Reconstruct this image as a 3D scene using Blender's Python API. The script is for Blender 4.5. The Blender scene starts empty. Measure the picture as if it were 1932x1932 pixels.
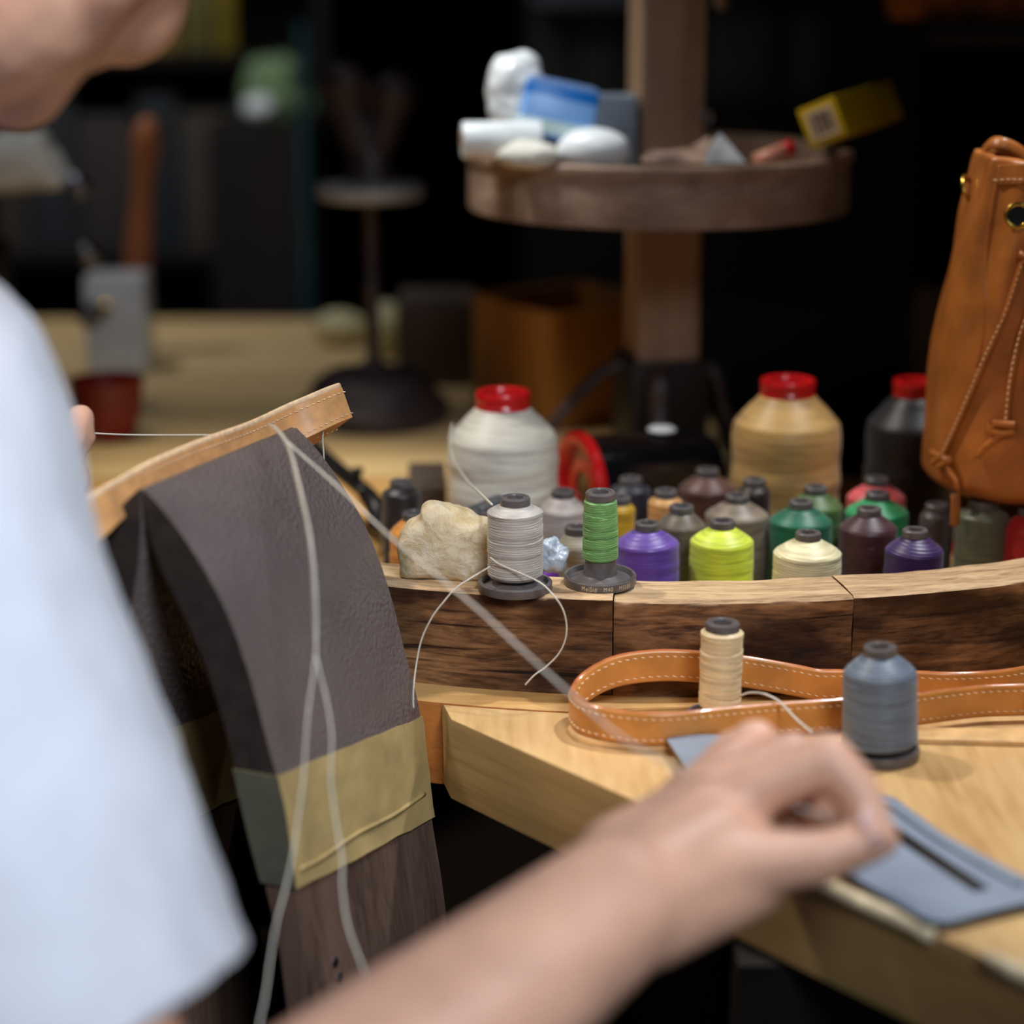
import bpy, bmesh, math, random
from mathutils import Vector, Matrix, noise
from mathutils.bvhtree import BVHTree
from math import pi, sin, cos, radians, sqrt
R = random.Random(7)
sc = bpy.context.scene
COL = sc.collection

# ------------------------------------------------------------------ camera, world, lights, exposure
PITCH = radians(15); F = 4025.0; CAM = Vector((0, 0, 1.15))
cd = bpy.data.cameras.new('camera'); cam = bpy.data.objects.new('camera', cd); COL.objects.link(cam)
cam.location = CAM; cam.rotation_euler = (pi/2 - PITCH, 0, 0)
cd.sensor_width = 24; cd.sensor_height = 24; cd.lens = 50; cd.clip_start = .02
cd.dof.use_dof = True; cd.dof.focus_distance = 1.088; cd.dof.aperture_fstop = 2.0
sc.camera = cam
w = bpy.data.worlds.new('world'); sc.world = w; w.use_nodes = True
w.node_tree.nodes['Background'].inputs[0].default_value = (.55, .65, .8, 1)
w.node_tree.nodes['Background'].inputs[1].default_value = .06
sc.view_settings.view_transform = 'Standard'; sc.view_settings.look = 'None'
sc.view_settings.gamma = 1; sc.view_settings.use_curve_mapping = False
sc.view_settings.exposure = 0.0
def light(name, kind, loc, to, power, color, size=.1, spot=60, blend=.5):
    l = bpy.data.lights.new(name, kind); o = bpy.data.objects.new(name, l); COL.objects.link(o)
    o.location = loc; o.rotation_euler = (Vector(to) - Vector(loc)).to_track_quat('-Z', 'Y').to_euler()
    l.energy = power; l.color = color
    if kind == 'AREA': l.shape = 'DISK'; l.size = size
    else: l.shadow_soft_size = size
    if kind == 'SPOT': l.spot_size = radians(spot); l.spot_blend = blend
    return o
light('ceiling_spot_left', 'SPOT', (-.64, 1.42, 2.20), (.08, 1.12, .8), 52, (1, .95, .86), .035, 40, .5)
light('ceiling_spot_right', 'SPOT', (.62, 1.30, 2.25), (.27, .97, .8), 72, (.94, .96, 1), .035, 28, .6)
light('tray_fill_spot', 'SPOT', (-.35, 1.25, 2.3), (.01, 1.42, 1.03), 60, (.88, .95, 1), .03, 9, .7)  # unseen spot added to brighten the white things in the tray
light('table_spot_back', 'SPOT', (-.45, 1.35, 2.2), (-.22, 1.44, .78), 44, (1, .90, .68), .05, 17, .8)
fill_ = light('shirt_fill_light', 'AREA', (.28, -.15, 1.78), (-.24, .80, .90), 2.2, (.80, .885, 1), .5)  # unseen cool fill, added and kept narrow to light mostly the shirt
fill_.data.spread = radians(48)
light('back_fill_light', 'AREA', (-.75, 1.75, 2.35), (-.40, 2.30, 1.00), 1.5, (.95, .97, 1), .25).data.spread = radians(56)  # unseen fill added to lift the dark shelf, jar and stand
light('warm_lamp', 'SPOT', (-.62, .30, 1.55), (.14, 1.14, .83), 10, (1, .58, .30), .04, 24, .5)

def ray(x, y):
    u = (966 - y) / F
    return Vector(((x - 966) / F, cos(PITCH) + u*sin(PITCH), -sin(PITCH) + u*cos(PITCH)))
def P(x, y, D): return CAM + ray(x, y) * D                       # point at depth D
def onz(x, y, z): r = ray(x, y); return CAM + r * ((z - CAM.z) / r.z)
def ony(x, y, Y): r = ray(x, y); return CAM + r * (Y / r.y)

# ------------------------------------------------------------------ materials
def lin(c):
    return tuple(((v/255)/12.92 if v/255 <= .04045 else ((v/255+.055)/1.055)**2.4) for v in c) + (1,)
MC = {}
class NT:
    def __init__(s, name):
        s.m = bpy.data.materials.new(name); s.m.use_nodes = True; s.t = s.m.node_tree
        s.b = s.t.nodes['Principled BSDF']
    def n(s, typ, **kw):
        nd = s.t.nodes.new(typ)
        for k, v in kw.items():
            if k in nd.inputs: nd.inputs[k].default_value = v
            else: setattr(nd, k, v)
        return nd
    def l(s, a, b): s.t.links.new(a, b)
    def coord(s, scale=(1, 1, 1), kind='Object', rot=(0, 0, 0)):
        c = s.n('ShaderNodeTexCoord'); m = s.n('ShaderNodeMapping')
        m.inputs['Scale'].default_value = scale; m.inputs['Rotation'].default_value = rot
        s.l(c.outputs[kind], m.inputs[0]); return m.outputs[0]
    def ramp(s, fac, stops):
        r = s.n('ShaderNodeValToRGB'); e = r.color_ramp.elements
        e[0].position, e[0].color = stops[0][0], lin(stops[0][1])
        e[1].position, e[1].color = stops[-1][0], lin(stops[-1][1])
        for p_, c in stops[1:-1]: k = e.new(p_); k.color = lin(c)
        s.l(fac, r.inputs[0]); return r.outputs[0]
    def bump(s, h, strength=.3, dist=.001, prev=None):
        b = s.n('ShaderNodeBump'); b.inputs['Strength'].default_value = strength; b.inputs['Distance'].default_value = dist
        s.l(h, b.inputs['Height'])
        if prev: s.l(prev, b.inputs['Normal'])
        s.l(b.outputs[0], s.b.inputs['Normal']); return b.outputs[0]
def pbr(name, col, rough=.5, metal=0, var=.12, scale=60, bump=.0, bdist=.0005, spec=.5, coat=0, sss=0, trans=0, sheen=0):
    if name in MC: return MC[name]
    s = NT(name); b = s.b
    b.inputs['Roughness'].default_value = rough; b.inputs['Metallic'].default_value = metal
    b.inputs['Specular IOR Level'].default_value = spec; b.inputs['Coat Weight'].default_value = coat
    b.inputs['Transmission Weight'].default_value = trans; b.inputs['Sheen Weight'].default_value = sheen
    if sss:
        b.inputs['Subsurface Weight'].default_value = sss; b.inputs['Subsurface Radius'].default_value = (.01, .004, .002)
        b.inputs['Subsurface Scale'].default_value = .6
    nz = s.n('ShaderNodeTexNoise', Scale=scale, Detail=4.0); s.l(s.coord(), nz.inputs['Vector'])
    lo = tuple(v*(1-var) for v in col); hi = tuple(min(255, v*(1+var)) for v in col)
    s.l(s.ramp(nz.outputs[0], [(.3, lo), (.7, hi)]), b.inputs['Base Color'])
    if bump: s.bump(nz.outputs[0], bump, bdist)
    MC[name] = s.m; return s.m
def wood(name, stops, scale=(4, 40, 40), rough=.55, bump=.4, seed=0, rot=(0, 0, 0), knots=0, spec=.4, fine=(20, 500, 500)):
    s = NT(name); b = s.b
    v = s.coord(scale, rot=rot)
    nz = s.n('ShaderNodeTexNoise', Scale=1.0, Detail=8.0, Roughness=.6, Distortion=.6); nz.noise_dimensions = '4D'
    nz.inputs['W'].default_value = seed; s.l(v, nz.inputs['Vector'])
    n2 = s.n('ShaderNodeTexNoise', Scale=1.0, Detail=3.0); s.l(s.coord(fine, rot=rot), n2.inputs['Vector'])
    mx = s.n('ShaderNodeMix', data_type='FLOAT'); mx.inputs[0].default_value = .3
    s.l(nz.outputs[0], mx.inputs[2]); s.l(n2.outputs[0], mx.inputs[3])
    fac = mx.outputs[0]
    s.l(s.ramp(fac, stops), b.inputs['Base Color'])
    b.inputs['Roughness'].default_value = rough; b.inputs['Specular IOR Level'].default_value = spec
    s.bump(fac, bump, .0015); return s.m
def pebble(name, col, scale=700, rough=.42, strength=.35, var=.15):
    s = NT(name); b = s.b
    vo = s.n('ShaderNodeTexVoronoi', Scale=scale); vo.feature = 'SMOOTH_F1'; s.l(s.coord(), vo.inputs['Vector'])
    nz = s.n('ShaderNodeTexNoise', Scale=25.0, Detail=5.0); s.l(s.coord(), nz.inputs['Vector'])
    s.l(s.ramp(nz.outputs[0], [(.3, tuple(v*(1-var) for v in col)), (.7, tuple(min(255, v*(1+var)) for v in col))]), b.inputs['Base Color'])
    b.inputs['Roughness'].default_value = rough
    s.bump(vo.outputs[0], strength, .0008); return s.m
def threadmat(col, fine=1400, strength=.35, var=.12, rough=.42):
    key = 'thread_%d_%d_%d' % tuple(int(c) for c in col)
    if key in MC: return MC[key]
    s = NT(key); b = s.b
    hi = tuple(min(255, c*(1+var)) for c in col); lo = tuple(c*(1-var*1.6) for c in col)
    wv = s.n('ShaderNodeTexWave', Scale=fine/6.283, Distortion=1.2, Detail=1.0); wv.inputs['Detail Scale'].default_value = .3
    wv.wave_type = 'BANDS'; wv.bands_direction = 'Z'; s.l(s.coord((1, 1, 1), rot=(.07, .05, 0)), wv.inputs['Vector'])
    w2 = s.n('ShaderNodeTexNoise', Scale=1.0, Detail=3.0, Distortion=.5); s.l(s.coord((30, 30, 420), rot=(-.12, .08, 0)), w2.inputs['Vector'])
    s.l(s.ramp(w2.outputs[0], [(.25, lo), (.5, col), (.75, hi)]), b.inputs['Base Color'])
    mx = s.n('ShaderNodeMix', data_type='FLOAT'); mx.inputs[0].default_value = .5
    s.l(wv.outputs['Fac'], mx.inputs[2]); s.l(w2.outputs[0], mx.inputs[3])
    b.inputs['Roughness'].default_value = rough; b.inputs['Sheen Weight'].default_value = .15
    s.bump(mx.outputs[0], strength, .0006)
    MC[key] = s.m; return s.m
M_plastic = pbr('spool_plastic', (92, 86, 85), .36, var=.1, scale=200)
M_red = pbr('red_plastic', (205, 22, 26), .28, var=.06, scale=90, coat=.2)
M_tan = pbr('tan_leather', (176, 104, 44), .36, var=.10, scale=55, bump=.15, spec=.5)
M_tan2 = pbr('tan_leather_strap', (198, 132, 64), .30, var=.08, scale=60, bump=.2)
M_strapedge = pbr('strap_edge', (184, 108, 66), .18, var=.12, scale=160, coat=.8)
M_veg = pbr('pale_leather', (214, 156, 100), .45, var=.08, scale=120, bump=.12)
M_vegedge = pbr('pale_leather_edge', (228, 192, 152), .6, var=.08, scale=300, bump=.2)
M_stitch = pbr('stitch_thread', (240, 214, 178), .5, var=.05)
M_line = pbr('linen_thread', (206, 200, 186), .55, var=.05)
M_brass = pbr('brass', (200, 160, 70), .22, 1, var=.08)
M_steel = pbr('steel', (150, 155, 165), .3, 1, var=.1)
M_black = pbr('black_metal', (20, 19, 21), .4, .3, var=.2)
M_blkpl = pbr('black_plastic', (14, 14, 18), .18, var=.2, coat=.3)
M_iron = pbr('dark_iron', (52, 40, 41), .5, .1, var=.2, bump=.1)
M_white = pbr('white_plastic', (222, 226, 228), .35, var=.04, scale=40)
M_cloth = pbr('white_cloth', (212, 208, 196), .8, var=.07, scale=40)
M_shirt = pbr('white_cotton', (196, 198, 205), .85, var=.02, scale=35, bump=.1, bdist=.002, sheen=.2)
M_skin = pbr('skin', (218, 168, 142), .45, var=.07, scale=30, bump=.05, sss=.25, spec=.4)
M_hair = pbr('hair', (22, 17, 15), .5, var=.3, scale=200, bump=.4)
M_trou = pbr('trouser_cloth', (30, 33, 42), .9, var=.15)
M_bluel = pebble('blue_grey_leather', (134, 145, 160), 1500, .30, .15, .06)
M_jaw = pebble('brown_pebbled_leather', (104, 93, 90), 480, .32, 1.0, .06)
M_jawd = pbr('jaw_edge_leather', (44, 35, 30), .6, var=.2, scale=150, bump=.2)  # darkened so the near jaw sides hold their shade in the colour
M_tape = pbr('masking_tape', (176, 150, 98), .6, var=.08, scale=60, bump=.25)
M_taped = pbr('masking_tape_shaded', (86, 82, 68), .6, var=.08, scale=60, bump=.2)  # darker copy of the tape, shade of the near side painted in
M_walnut = wood('walnut', [(.3, (58, 42, 35)), (.5, (96, 74, 62)), (.7, (118, 92, 78))], (60, 60, 5), .5, .15, 2, fine=(700, 700, 25))
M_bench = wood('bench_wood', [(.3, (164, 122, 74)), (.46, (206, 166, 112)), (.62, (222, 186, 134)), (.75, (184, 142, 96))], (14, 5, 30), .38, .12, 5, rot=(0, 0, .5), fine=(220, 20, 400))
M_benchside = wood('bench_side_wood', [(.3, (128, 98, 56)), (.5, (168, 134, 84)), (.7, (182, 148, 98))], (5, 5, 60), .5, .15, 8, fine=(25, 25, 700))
M_edgepale = pbr('worn_edge_highlight', (236, 214, 176), .5, var=.1, scale=90, bump=.2)
M_disc = wood('round_table_wood', [(.3, (158, 108, 56)), (.5, (196, 150, 90)), (.7, (214, 172, 112))], (8, 30, 60), .5, .15, 11)
M_gold = wood('golden_table_wood', [(.3, (186, 154, 104)), (.5, (214, 182, 130)), (.7, (228, 200, 150))], (3, 24, 30), .5, .1, 3)
M_box = wood('box_wood', [(.3, (140, 88, 34)), (.5, (170, 112, 48)), (.7, (190, 132, 66))], (30, 30, 6), .55, .15, 4)
M_pillar = wood('pillar_wood', [(.3, (110, 84, 64)), (.5, (150, 120, 96)), (.7, (176, 148, 122))], (50, 50, 4), .55, .2, 6)
M_tray = wood('tray_wood', [(.28, (84, 64, 52)), (.5, (146, 120, 102)), (.7, (186, 164, 146))], (18, 18, 30), .5, .3, 7)
M_dkwood = wood('dark_wood', [(.3, (13, 9, 7)), (.5, (22, 16, 13)), (.7, (32, 24, 19))], (30, 30, 4), .5, .2, 9)
def rim_side():
    s = NT('rim_wood'); b = s.b
    geo = s.n('ShaderNodeNewGeometry'); tc = s.n('ShaderNodeTexCoord')
    at = s.n('ShaderNodeAttribute'); at.attribute_name = 'grain'                # arc length, radius, height + offset per block
    mp = s.n('ShaderNodeMapping'); mp.inputs['Scale'].default_value = (8, 60, 62); s.l(at.outputs['Vector'], mp.inputs[0])
    nz = s.n('ShaderNodeTexNoise', Scale=1.0, Detail=10.0, Roughness=.66, Distortion=1.6); s.l(mp.outputs[0], nz.inputs['Vector'])
    mp2 = s.n('ShaderNodeMapping'); mp2.inputs['Scale'].default_value = (110, 700, 520); s.l(at.outputs['Vector'], mp2.inputs[0])
    n2 = s.n('ShaderNodeTexNoise', Scale=1.0, Detail=4.0); s.l(mp2.outputs[0], n2.inputs['Vector'])
    mx = s.n('ShaderNodeMix', data_type='FLOAT'); mx.inputs[0].default_value = .3
    s.l(nz.outputs[0], mx.inputs[2]); s.l(n2.outputs[0], mx.inputs[3])
    side = s.ramp(mx.outputs[0], [(.34, (56, 36, 24)), (.43, (108, 74, 48)), (.52, (146, 104, 68)), (.68, (182, 136, 92))])
    mp3 = s.n('ShaderNodeMapping'); mp3.inputs['Scale'].default_value = (6, 40, 150); s.l(at.outputs['Vector'], mp3.inputs[0])
    n3 = s.n('ShaderNodeTexNoise', Scale=1.0, Detail=6.0, Roughness=.6, Distortion=.8); s.l(mp3.outputs[0], n3.inputs['Vector'])
    mp4 = s.n('ShaderNodeMapping'); mp4.inputs['Scale'].default_value = (14, 20, 30); s.l(at.outputs['Vector'], mp4.inputs[0])
    n4 = s.n('ShaderNodeTexNoise', Scale=1.0, Detail=5.0); s.l(mp4.outputs[0], n4.inputs['Vector'])
    ck = s.ramp(n3.outputs[0], [(.33, (84, 64, 52)), (.40, (255, 255, 255))]); bl = s.ramp(n4.outputs[0], [(.38, (110, 96, 88)), (.6, (255, 255, 255))])
    mm = s.n('ShaderNodeMix', data_type='RGBA'); mm.blend_type = 'MULTIPLY'; mm.inputs[0].default_value = 1; s.l(side, mm.inputs[6]); s.l(ck, mm.inputs[7])
    mq = s.n('ShaderNodeMix', data_type='RGBA'); mq.blend_type = 'MULTIPLY'; mq.inputs[0].default_value = 1; s.l(mm.outputs[2], mq.inputs[6]); s.l(bl, mq.inputs[7]); side = mq.outputs[2]
    top = s.ramp(mx.outputs[0], [(.33, (84, 64, 50)), (.42, (164, 132, 98)), (.55, (202, 170, 130)), (.7, (222, 194, 156))])
    sep = s.n('ShaderNodeSeparateXYZ'); s.l(geo.outputs['Normal'], sep.inputs[0])
    nn = s.n('ShaderNodeTexNoise', Scale=60.0, Detail=4.0); s.l(tc.outputs['Object'], nn.inputs['Vector'])
    ad = s.n('ShaderNodeMath', operation='ADD'); s.l(sep.outputs[2], ad.inputs[0]); s.l(nn.outputs[0], ad.inputs[1])
    st = s.n('ShaderNodeMapRange'); st.inputs[1].default_value = .95; st.inputs[2].default_value = 1.25; s.l(ad.outputs[0], st.inputs[0])
    m2 = s.n('ShaderNodeMix', data_type='RGBA'); s.l(st.outputs[0], m2.inputs[0]); s.l(side, m2.inputs[6]); s.l(top, m2.inputs[7])
    s.l(m2.outputs[2], b.inputs['Base Color']); b.inputs['Roughness'].default_value = .6; b.inputs['Specular IOR Level'].default_value = .25
    s.bump(mx.outputs[0], .7, .002); return s.m
M_rim = rim_side()
def wax():
    s = NT('natural_wax'); b = s.b
    nz = s.n('ShaderNodeTexNoise', Scale=70.0, Detail=8.0, Roughness=.75, Distortion=.4); s.l(s.coord(), nz.inputs['Vector'])
    s.l(s.ramp(nz.outputs[0], [(.28, (176, 146, 96)), (.42, (214, 192, 148)), (.56, (232, 218, 186)), (.72, (246, 240, 224))]), b.inputs['Base Color'])
    vo = s.n('ShaderNodeTexVoronoi', Scale=190.0); s.l(s.coord(), vo.inputs['Vector'])
    b.inputs['Roughness'].default_value = .4; b.inputs['Subsurface Weight'].default_value = .35
    b.inputs['Subsurface Radius'].default_value = (.01, .008, .005); b.inputs['Subsurface Scale'].default_value = .7
    p_ = s.bump(nz.outputs[0], .8, .004); s.bump(vo.outputs[0], .4, .002, p_); return s.m
M_wax = wax()

# ------------------------------------------------------------------ object helpers
def obj(name, me, mat=None, parent=None, smooth=True, mat2=None):
    o = bpy.data.objects.new(name, me); COL.objects.link(o)
    if mat: me.materials.append(mat)
    if mat2: me.materials.append(mat2)
    if smooth:
        me.polygons.foreach_set('use_smooth', [True]*len(me.polygons)); 
    if parent: o.parent = parent
    return o
def auto(o, ang=40):
    me = o.data; bm = bmesh.new(); bm.from_mesh(me)
    for e in bm.edges:
        if len(e.link_faces) == 2 and e.calc_face_angle(0) > radians(ang): e.smooth = False
    bm.to_mesh(me); bm.free(); return o
def mesh(name, vs, fs):
    me = bpy.data.meshes.new(name); me.from_pydata([tuple(v) for v in vs], [], fs); me.update(); return me
def tag(o, label=None, cat=None, group=None, kind=None):
    if label: o['label'] = label
    if cat: o['category'] = cat
    if group: o['group'] = group
    if kind: o['kind'] = kind
    return o
def thing(name, label, cat, loc=(0, 0, 0), group=None, rot=(0, 0, 0)):
    o = bpy.data.objects.new(name, None); COL.objects.link(o); o.location = loc; o.rotation_euler = rot
    o.empty_display_size = .02; return tag(o, label, cat, group)
def lathe_data(prof, seg=48, closed=False, disp=None):
    vs, fs = [], []; n = len(prof)
    for i, (r, z) in enumerate(prof):
        for j in range(seg):
            a = 2*pi*j/seg; rr = r; zz = z
            if disp: rr, zz = disp(r, z, a)
            vs.append((rr*cos(a), rr*sin(a), zz))
    for i in range(n - (0 if closed else 1)):
        for j in range(seg):
            a, b = i*seg + j, i*seg + (j+1) % seg; k = ((i+1) % n)*seg
            fs.append((a, b, k + (j+1) % seg, k + j))
    return vs, fs
def lathe(name, prof, mat, parent=None, seg=48, closed=False, disp=None, ang=35, caps=False, loc=None):
    vs, fs = lathe_data(prof, seg, closed, disp)
    if caps:
        fs.append(tuple(reversed(range(seg)))); n = len(prof); fs.append(tuple((n-1)*seg + j for j in range(seg)))
    me = mesh(name, vs, fs); o = obj(name, me, mat, parent); 
    bm = bmesh.new(); bm.from_mesh(me); bmesh.ops.recalc_face_normals(bm, faces=bm.faces); bm.to_mesh(me); bm.free()
    auto(o, ang)
    if loc is not None: o.location = loc
    return o
def tube_data(pts, rad, seg=8, flat=1.0, up=Vector((0, 0, 1))):
    pts = [Vector(p) for p in pts]; vs, fs = [], []; n = len(pts); prev = None
    rads = rad if isinstance(rad, (list, tuple)) else [rad]*n
    for i, p in enumerate(pts):
        t = (pts[min(i+1, n-1)] - pts[max(i-1, 0)]).normalized()
        if prev is None: a = t.cross(up); a = a if a.length > .05 else t.cross(Vector((1, 0, 0)))
        else: a = prev - t*prev.dot(t)
        a.normalize(); prev = a; b = t.cross(a)
        for j in range(seg):
            th = 2*pi*j/seg; vs.append(p + (a*cos(th) + b*sin(th)*flat)*rads[i])
    for i in range(n-1):
        for j in range(seg):
            fs.append((i*seg+j, i*seg+(j+1) % seg, (i+1)*seg+(j+1) % seg, (i+1)*seg+j))
    fs.append(tuple(reversed(range(seg)))); fs.append(tuple((n-1)*seg+j for j in range(seg)))
    return vs, fs
def spline(pts, k=8):
    pts = [Vector(p) for p in pts]; out = []; n = len(pts)
    for i in range(n-1):
        p0, p1, p2, p3 = pts[max(i-1, 0)], pts[i], pts[i+1], pts[min(i+2, n-1)]
        for s in range(k):
            t = s/k
            out.append(.5*((2*p1) + (p2-p0)*t + (2*p0-5*p1+4*p2-p3)*t*t + (3*p1-p0-3*p2+p3)*t**3))
    out.append(pts[-1]); return out
def tube(name, pts, rad, mat, parent=None, seg=8, k=8, flat=1.0):
    p_ = spline(pts, k) if k > 1 else pts
    if isinstance(rad, (list, tuple)) and len(rad) != len(p_):
        m = len(p_); rad = [rad[0] + (rad[-1]-rad[0])*i/(m-1) if len(rad) == 2 else rad[min(len(rad)-1, int(i/(m-1)*(len(rad)-1)+.5))] for i in range(m)]
    vs, fs = tube_data(p_, rad, seg, flat); return obj(name, mesh(name, vs, fs), mat, parent)
def joined(name, parts, mat, parent=None, smooth=True):
    V, Fs = [], []
    for vs, fs in parts:
        o = len(V); V += [tuple(v) for v in vs]; Fs += [tuple(i+o for i in f) for f in fs]
    return obj(name, mesh(name, V, Fs), mat, parent, smooth)
def bm_box(size, bev=.001, seg=2, sub=0):
    bm = bmesh.new(); bmesh.ops.create_cube(bm, size=1)
    for v in bm.verts: v.co = Vector((v.co.x*size[0], v.co.y*size[1], v.co.z*size[2]))
    if bev: bmesh.ops.bevel(bm, geom=bm.edges[:], offset=bev, segments=seg, affect='EDGES', profile=.6)
    return bm
def box(name, c, size, mat, parent=None, rot=(0, 0, 0), bev=.001):
    bm = bm_box(size, bev); me = bpy.data.meshes.new(name); bm.to_mesh(me); bm.free()
    o = obj(name, me, mat, parent); auto(o, 30); o.location = c; o.rotation_euler = rot; return o
def prism(name, outline, z0, z1, mat, parent=None, bev=.001, mat_side=None, bevmat=None):
    bm = bmesh.new(); vs = [bm.verts.new((p[0], p[1], z0)) for p in outline]; f = bm.faces.new(vs)
    r = bmesh.ops.extrude_face_region(bm, geom=[f]); 
    for v in r['geom']:
        if isinstance(v, bmesh.types.BMVert): v.co.z = z1
    bmesh.ops.recalc_face_normals(bm, faces=bm.faces)
    if bev:
        es = [e for e in bm.edges if abs(e.verts[0].co.z - z1) < 1e-6 and abs(e.verts[1].co.z - z1) < 1e-6]
        bmesh.ops.bevel(bm, geom=es, offset=bev, segments=2, affect='EDGES', profile=.6)
    me = bpy.data.meshes.new(name); bm.to_mesh(me); bm.free()
    o = obj(name, me, mat, parent, mat2=mat_side); auto(o, 35)
    if mat_side:
        for p_ in me.polygons:
            if abs(p_.normal.z) < .3: p_.material_index = 1
    return o
def blob(name, c, rad, mat, parent=None, amp=.15, freq=40, sub=4, seed=0, rot=(0, 0, 0), flat=None):
    bm = bmesh.new(); bmesh.ops.create_icosphere(bm, subdivisions=sub, radius=1)
    for v in bm.verts:
        q = Vector((v.co.x*rad[0], v.co.y*rad[1], v.co.z*rad[2]))
        d = 1 + amp*noise.fractal(q*freq + Vector((seed, seed*2, 0)), 1, 2, 3)
        v.co = q*d
        if flat is not None and v.co.z < flat: v.co.z = flat
    me = bpy.data.meshes.new(name); bm.to_mesh(me); bm.free()
    o = obj(name, me, mat, parent); o.location = c; o.rotation_euler = rot; return o
def stitches(name, pts, normals, mat, parent, length=.0028, r=.00035, tilt=.25, gap=.0042, lift=.0002):
    """short raised stitches along a polyline"""
    parts = []; acc = 0; pts = [Vector(p) for p in pts]
    for i in range(len(pts)-1):
        d = pts[i+1]-pts[i]; L = d.length
        if L < 1e-7: continue
        t = d/L; n = Vector(normals[i]).normalized() if isinstance(normals, list) else Vector(normals).normalized()
        s = t.cross(n)
        while acc < L:
            c = pts[i] + t*acc + n*lift
            a = c - (t + s*tilt)*length/2; b = c + (t + s*tilt)*length/2
            parts.append(tube_data([a - n*r, c + n*r*.6, b - n*r], [r*.6, r, r*.6], 6)); acc += gap
        acc -= L
    return tag(joined(name, parts, mat, parent), kind='stuff')
def evalmesh(o):
    dg = bpy.context.evaluated_depsgraph_get(); return bpy.data.meshes.new_from_object(o.evaluated_get(dg))
def capsule_data(p0, r0, p1, r1, seg=20):
    p0, p1 = Vector(p0), Vector(p1); d = p1-p0; L = d.length
    if L < 1e-6: d = Vector((0, 0, 1)); L = 1e-6; p1 = p0 + d*L
    t = d.normalized(); a = t.orthogonal().normalized(); b = t.cross(a); vs, fs = [], []; rings = []
    for k in range(5): th = -pi/2 + (k+.35)*pi/2/5; rings.append((p0 + t*r0*sin(th), r0*cos(th)))
    m = max(2, int(L/.02))
    for k in range(m+1): s = k/m; rings.append((p0 + d*s, r0 + (r1-r0)*s))
    for k in range(5): th = (k+.65)*pi/2/5; rings.append((p1 + t*r1*sin(th), r1*cos(th)))
    for c, r in rings:
        for j in range(seg): th = 2*pi*j/seg; vs.append(c + (a*cos(th)+b*sin(th))*r)
    n = len(rings)
    for i in range(n-1):
        for j in range(seg): fs.append((i*seg+j, i*seg+(j+1) % seg, (i+1)*seg+(j+1) % seg, (i+1)*seg+j))
    fs.append(tuple(reversed(range(seg)))); fs.append(tuple((n-1)*seg+j for j in range(seg)))
    return vs, fs
def ell_data(c, r, rot=None, seg=20):
    vs, fs = lathe_data([(max(1e-4, sin(pi*(i+.15)/(12.3))), -cos(pi*(i+.15)/12.3)) for i in range(13)], seg)
    fs.append(tuple(reversed(range(seg)))); fs.append(tuple(12*seg+j for j in range(seg)))
    m = rot if rot else Matrix.Identity(3)
    return [Vector(c) + m @ Vector((v[0]*r[0], v[1]*r[1], v[2]*r[2])) for v in vs], fs
def fuse(name, parts, voxel, smooth, mat, parent=None, fac=.5):
    """one continuous surface out of overlapping volumes"""
    tmp = joined('tmp', parts, None)
    md = tmp.modifiers.new('r', 'REMESH'); md.mode = 'VOXEL'; md.voxel_size = voxel; md.use_smooth_shade = True
    ms = tmp.modifiers.new('s', 'SMOOTH'); ms.iterations = smooth; ms.factor = fac
    me = evalmesh(tmp); me.name = name
    old = tmp.data; bpy.data.objects.remove(tmp); bpy.data.meshes.remove(old)
    return obj(name, me, mat, parent)
def bvh(o):
    bm = bmesh.new(); bm.from_mesh(o.data); bm.transform(o.matrix_basis if not o.parent else o.parent.matrix_basis @ o.matrix_basis)
    t = BVHTree.FromBMesh(bm); bm.free(); return t
def hit(tree, x, y, lift=0):
    r = ray(x, y).normalized(); loc, n, i, d = tree.ray_cast(CAM, r)
    if loc is None: return None, None
    return loc + n*lift, n

# ------------------------------------------------------------------ setting
def structure(o): o['kind'] = 'structure'; return o
M_floor = wood('floor_boards', [(.3, (22, 15, 11)), (.5, (40, 28, 20)), (.7, (52, 38, 28))], (3, 30, 30), .5, .1, 1)
M_wall = pbr('dark_wall', (24, 22, 20), .8, var=.25, scale=3, bump=.1)
fl = structure(prism('floor', [(-2.2, -1.6), (2.4, -1.6), (2.4, 3.3), (-2.2, 3.3)], -.04, 0, M_floor, bev=0))
structure(box('wall_back', (.1, 3.35, 1.2), (4.7, .1, 2.5), M_wall, bev=0))
structure(box('wall_left', (-2.25, .85, 1.2), (.1, 4.9, 2.5), M_wall, bev=0))
structure(box('wall_right', (2.45, .85, 1.2), (.1, 4.9, 2.5), M_wall, bev=0))
structure(box('ceiling', (.1, .85, 2.5), (4.7, 5.0, .1), M_wall, bev=0))

# ------------------------------------------------------------------ bench, round table, back table
RC = Vector((.09, 1.477)); RO = .458; RI = .421; ZB = .78; ZR = .831
t = thing('workbench', 'pale wooden workbench corner in front of the curved rim', 'workbench', (0, 0, 0))
def edge_pt(s): return Vector((-.037 + .227*s, .996 - .276*s))
arc = []
a0 = math.atan2(.996+.006-RC.y, -.037-.002-RC.x)
a1 = math.atan2(1.20-RC.y, .9-RC.x)
Rg = .4835
ca = math.atan2(.9975-RC.y, -.0385-RC.x)
arcp = [(RC.x + Rg*cos(ca + (radians(330)-2*pi-ca)*i/30), RC.y + Rg*sin(ca + (radians(330)-2*pi-ca)*i/30)) for i in range(31)]
out = [tuple(edge_pt(.03)), tuple(edge_pt(1.9)), (.95, .40), (.95, arcp[-1][1])] + list(reversed(arcp))
bt = prism('benchtop', out, .738, ZB, M_bench, t, bev=.0025, mat_side=M_benchside)
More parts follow.
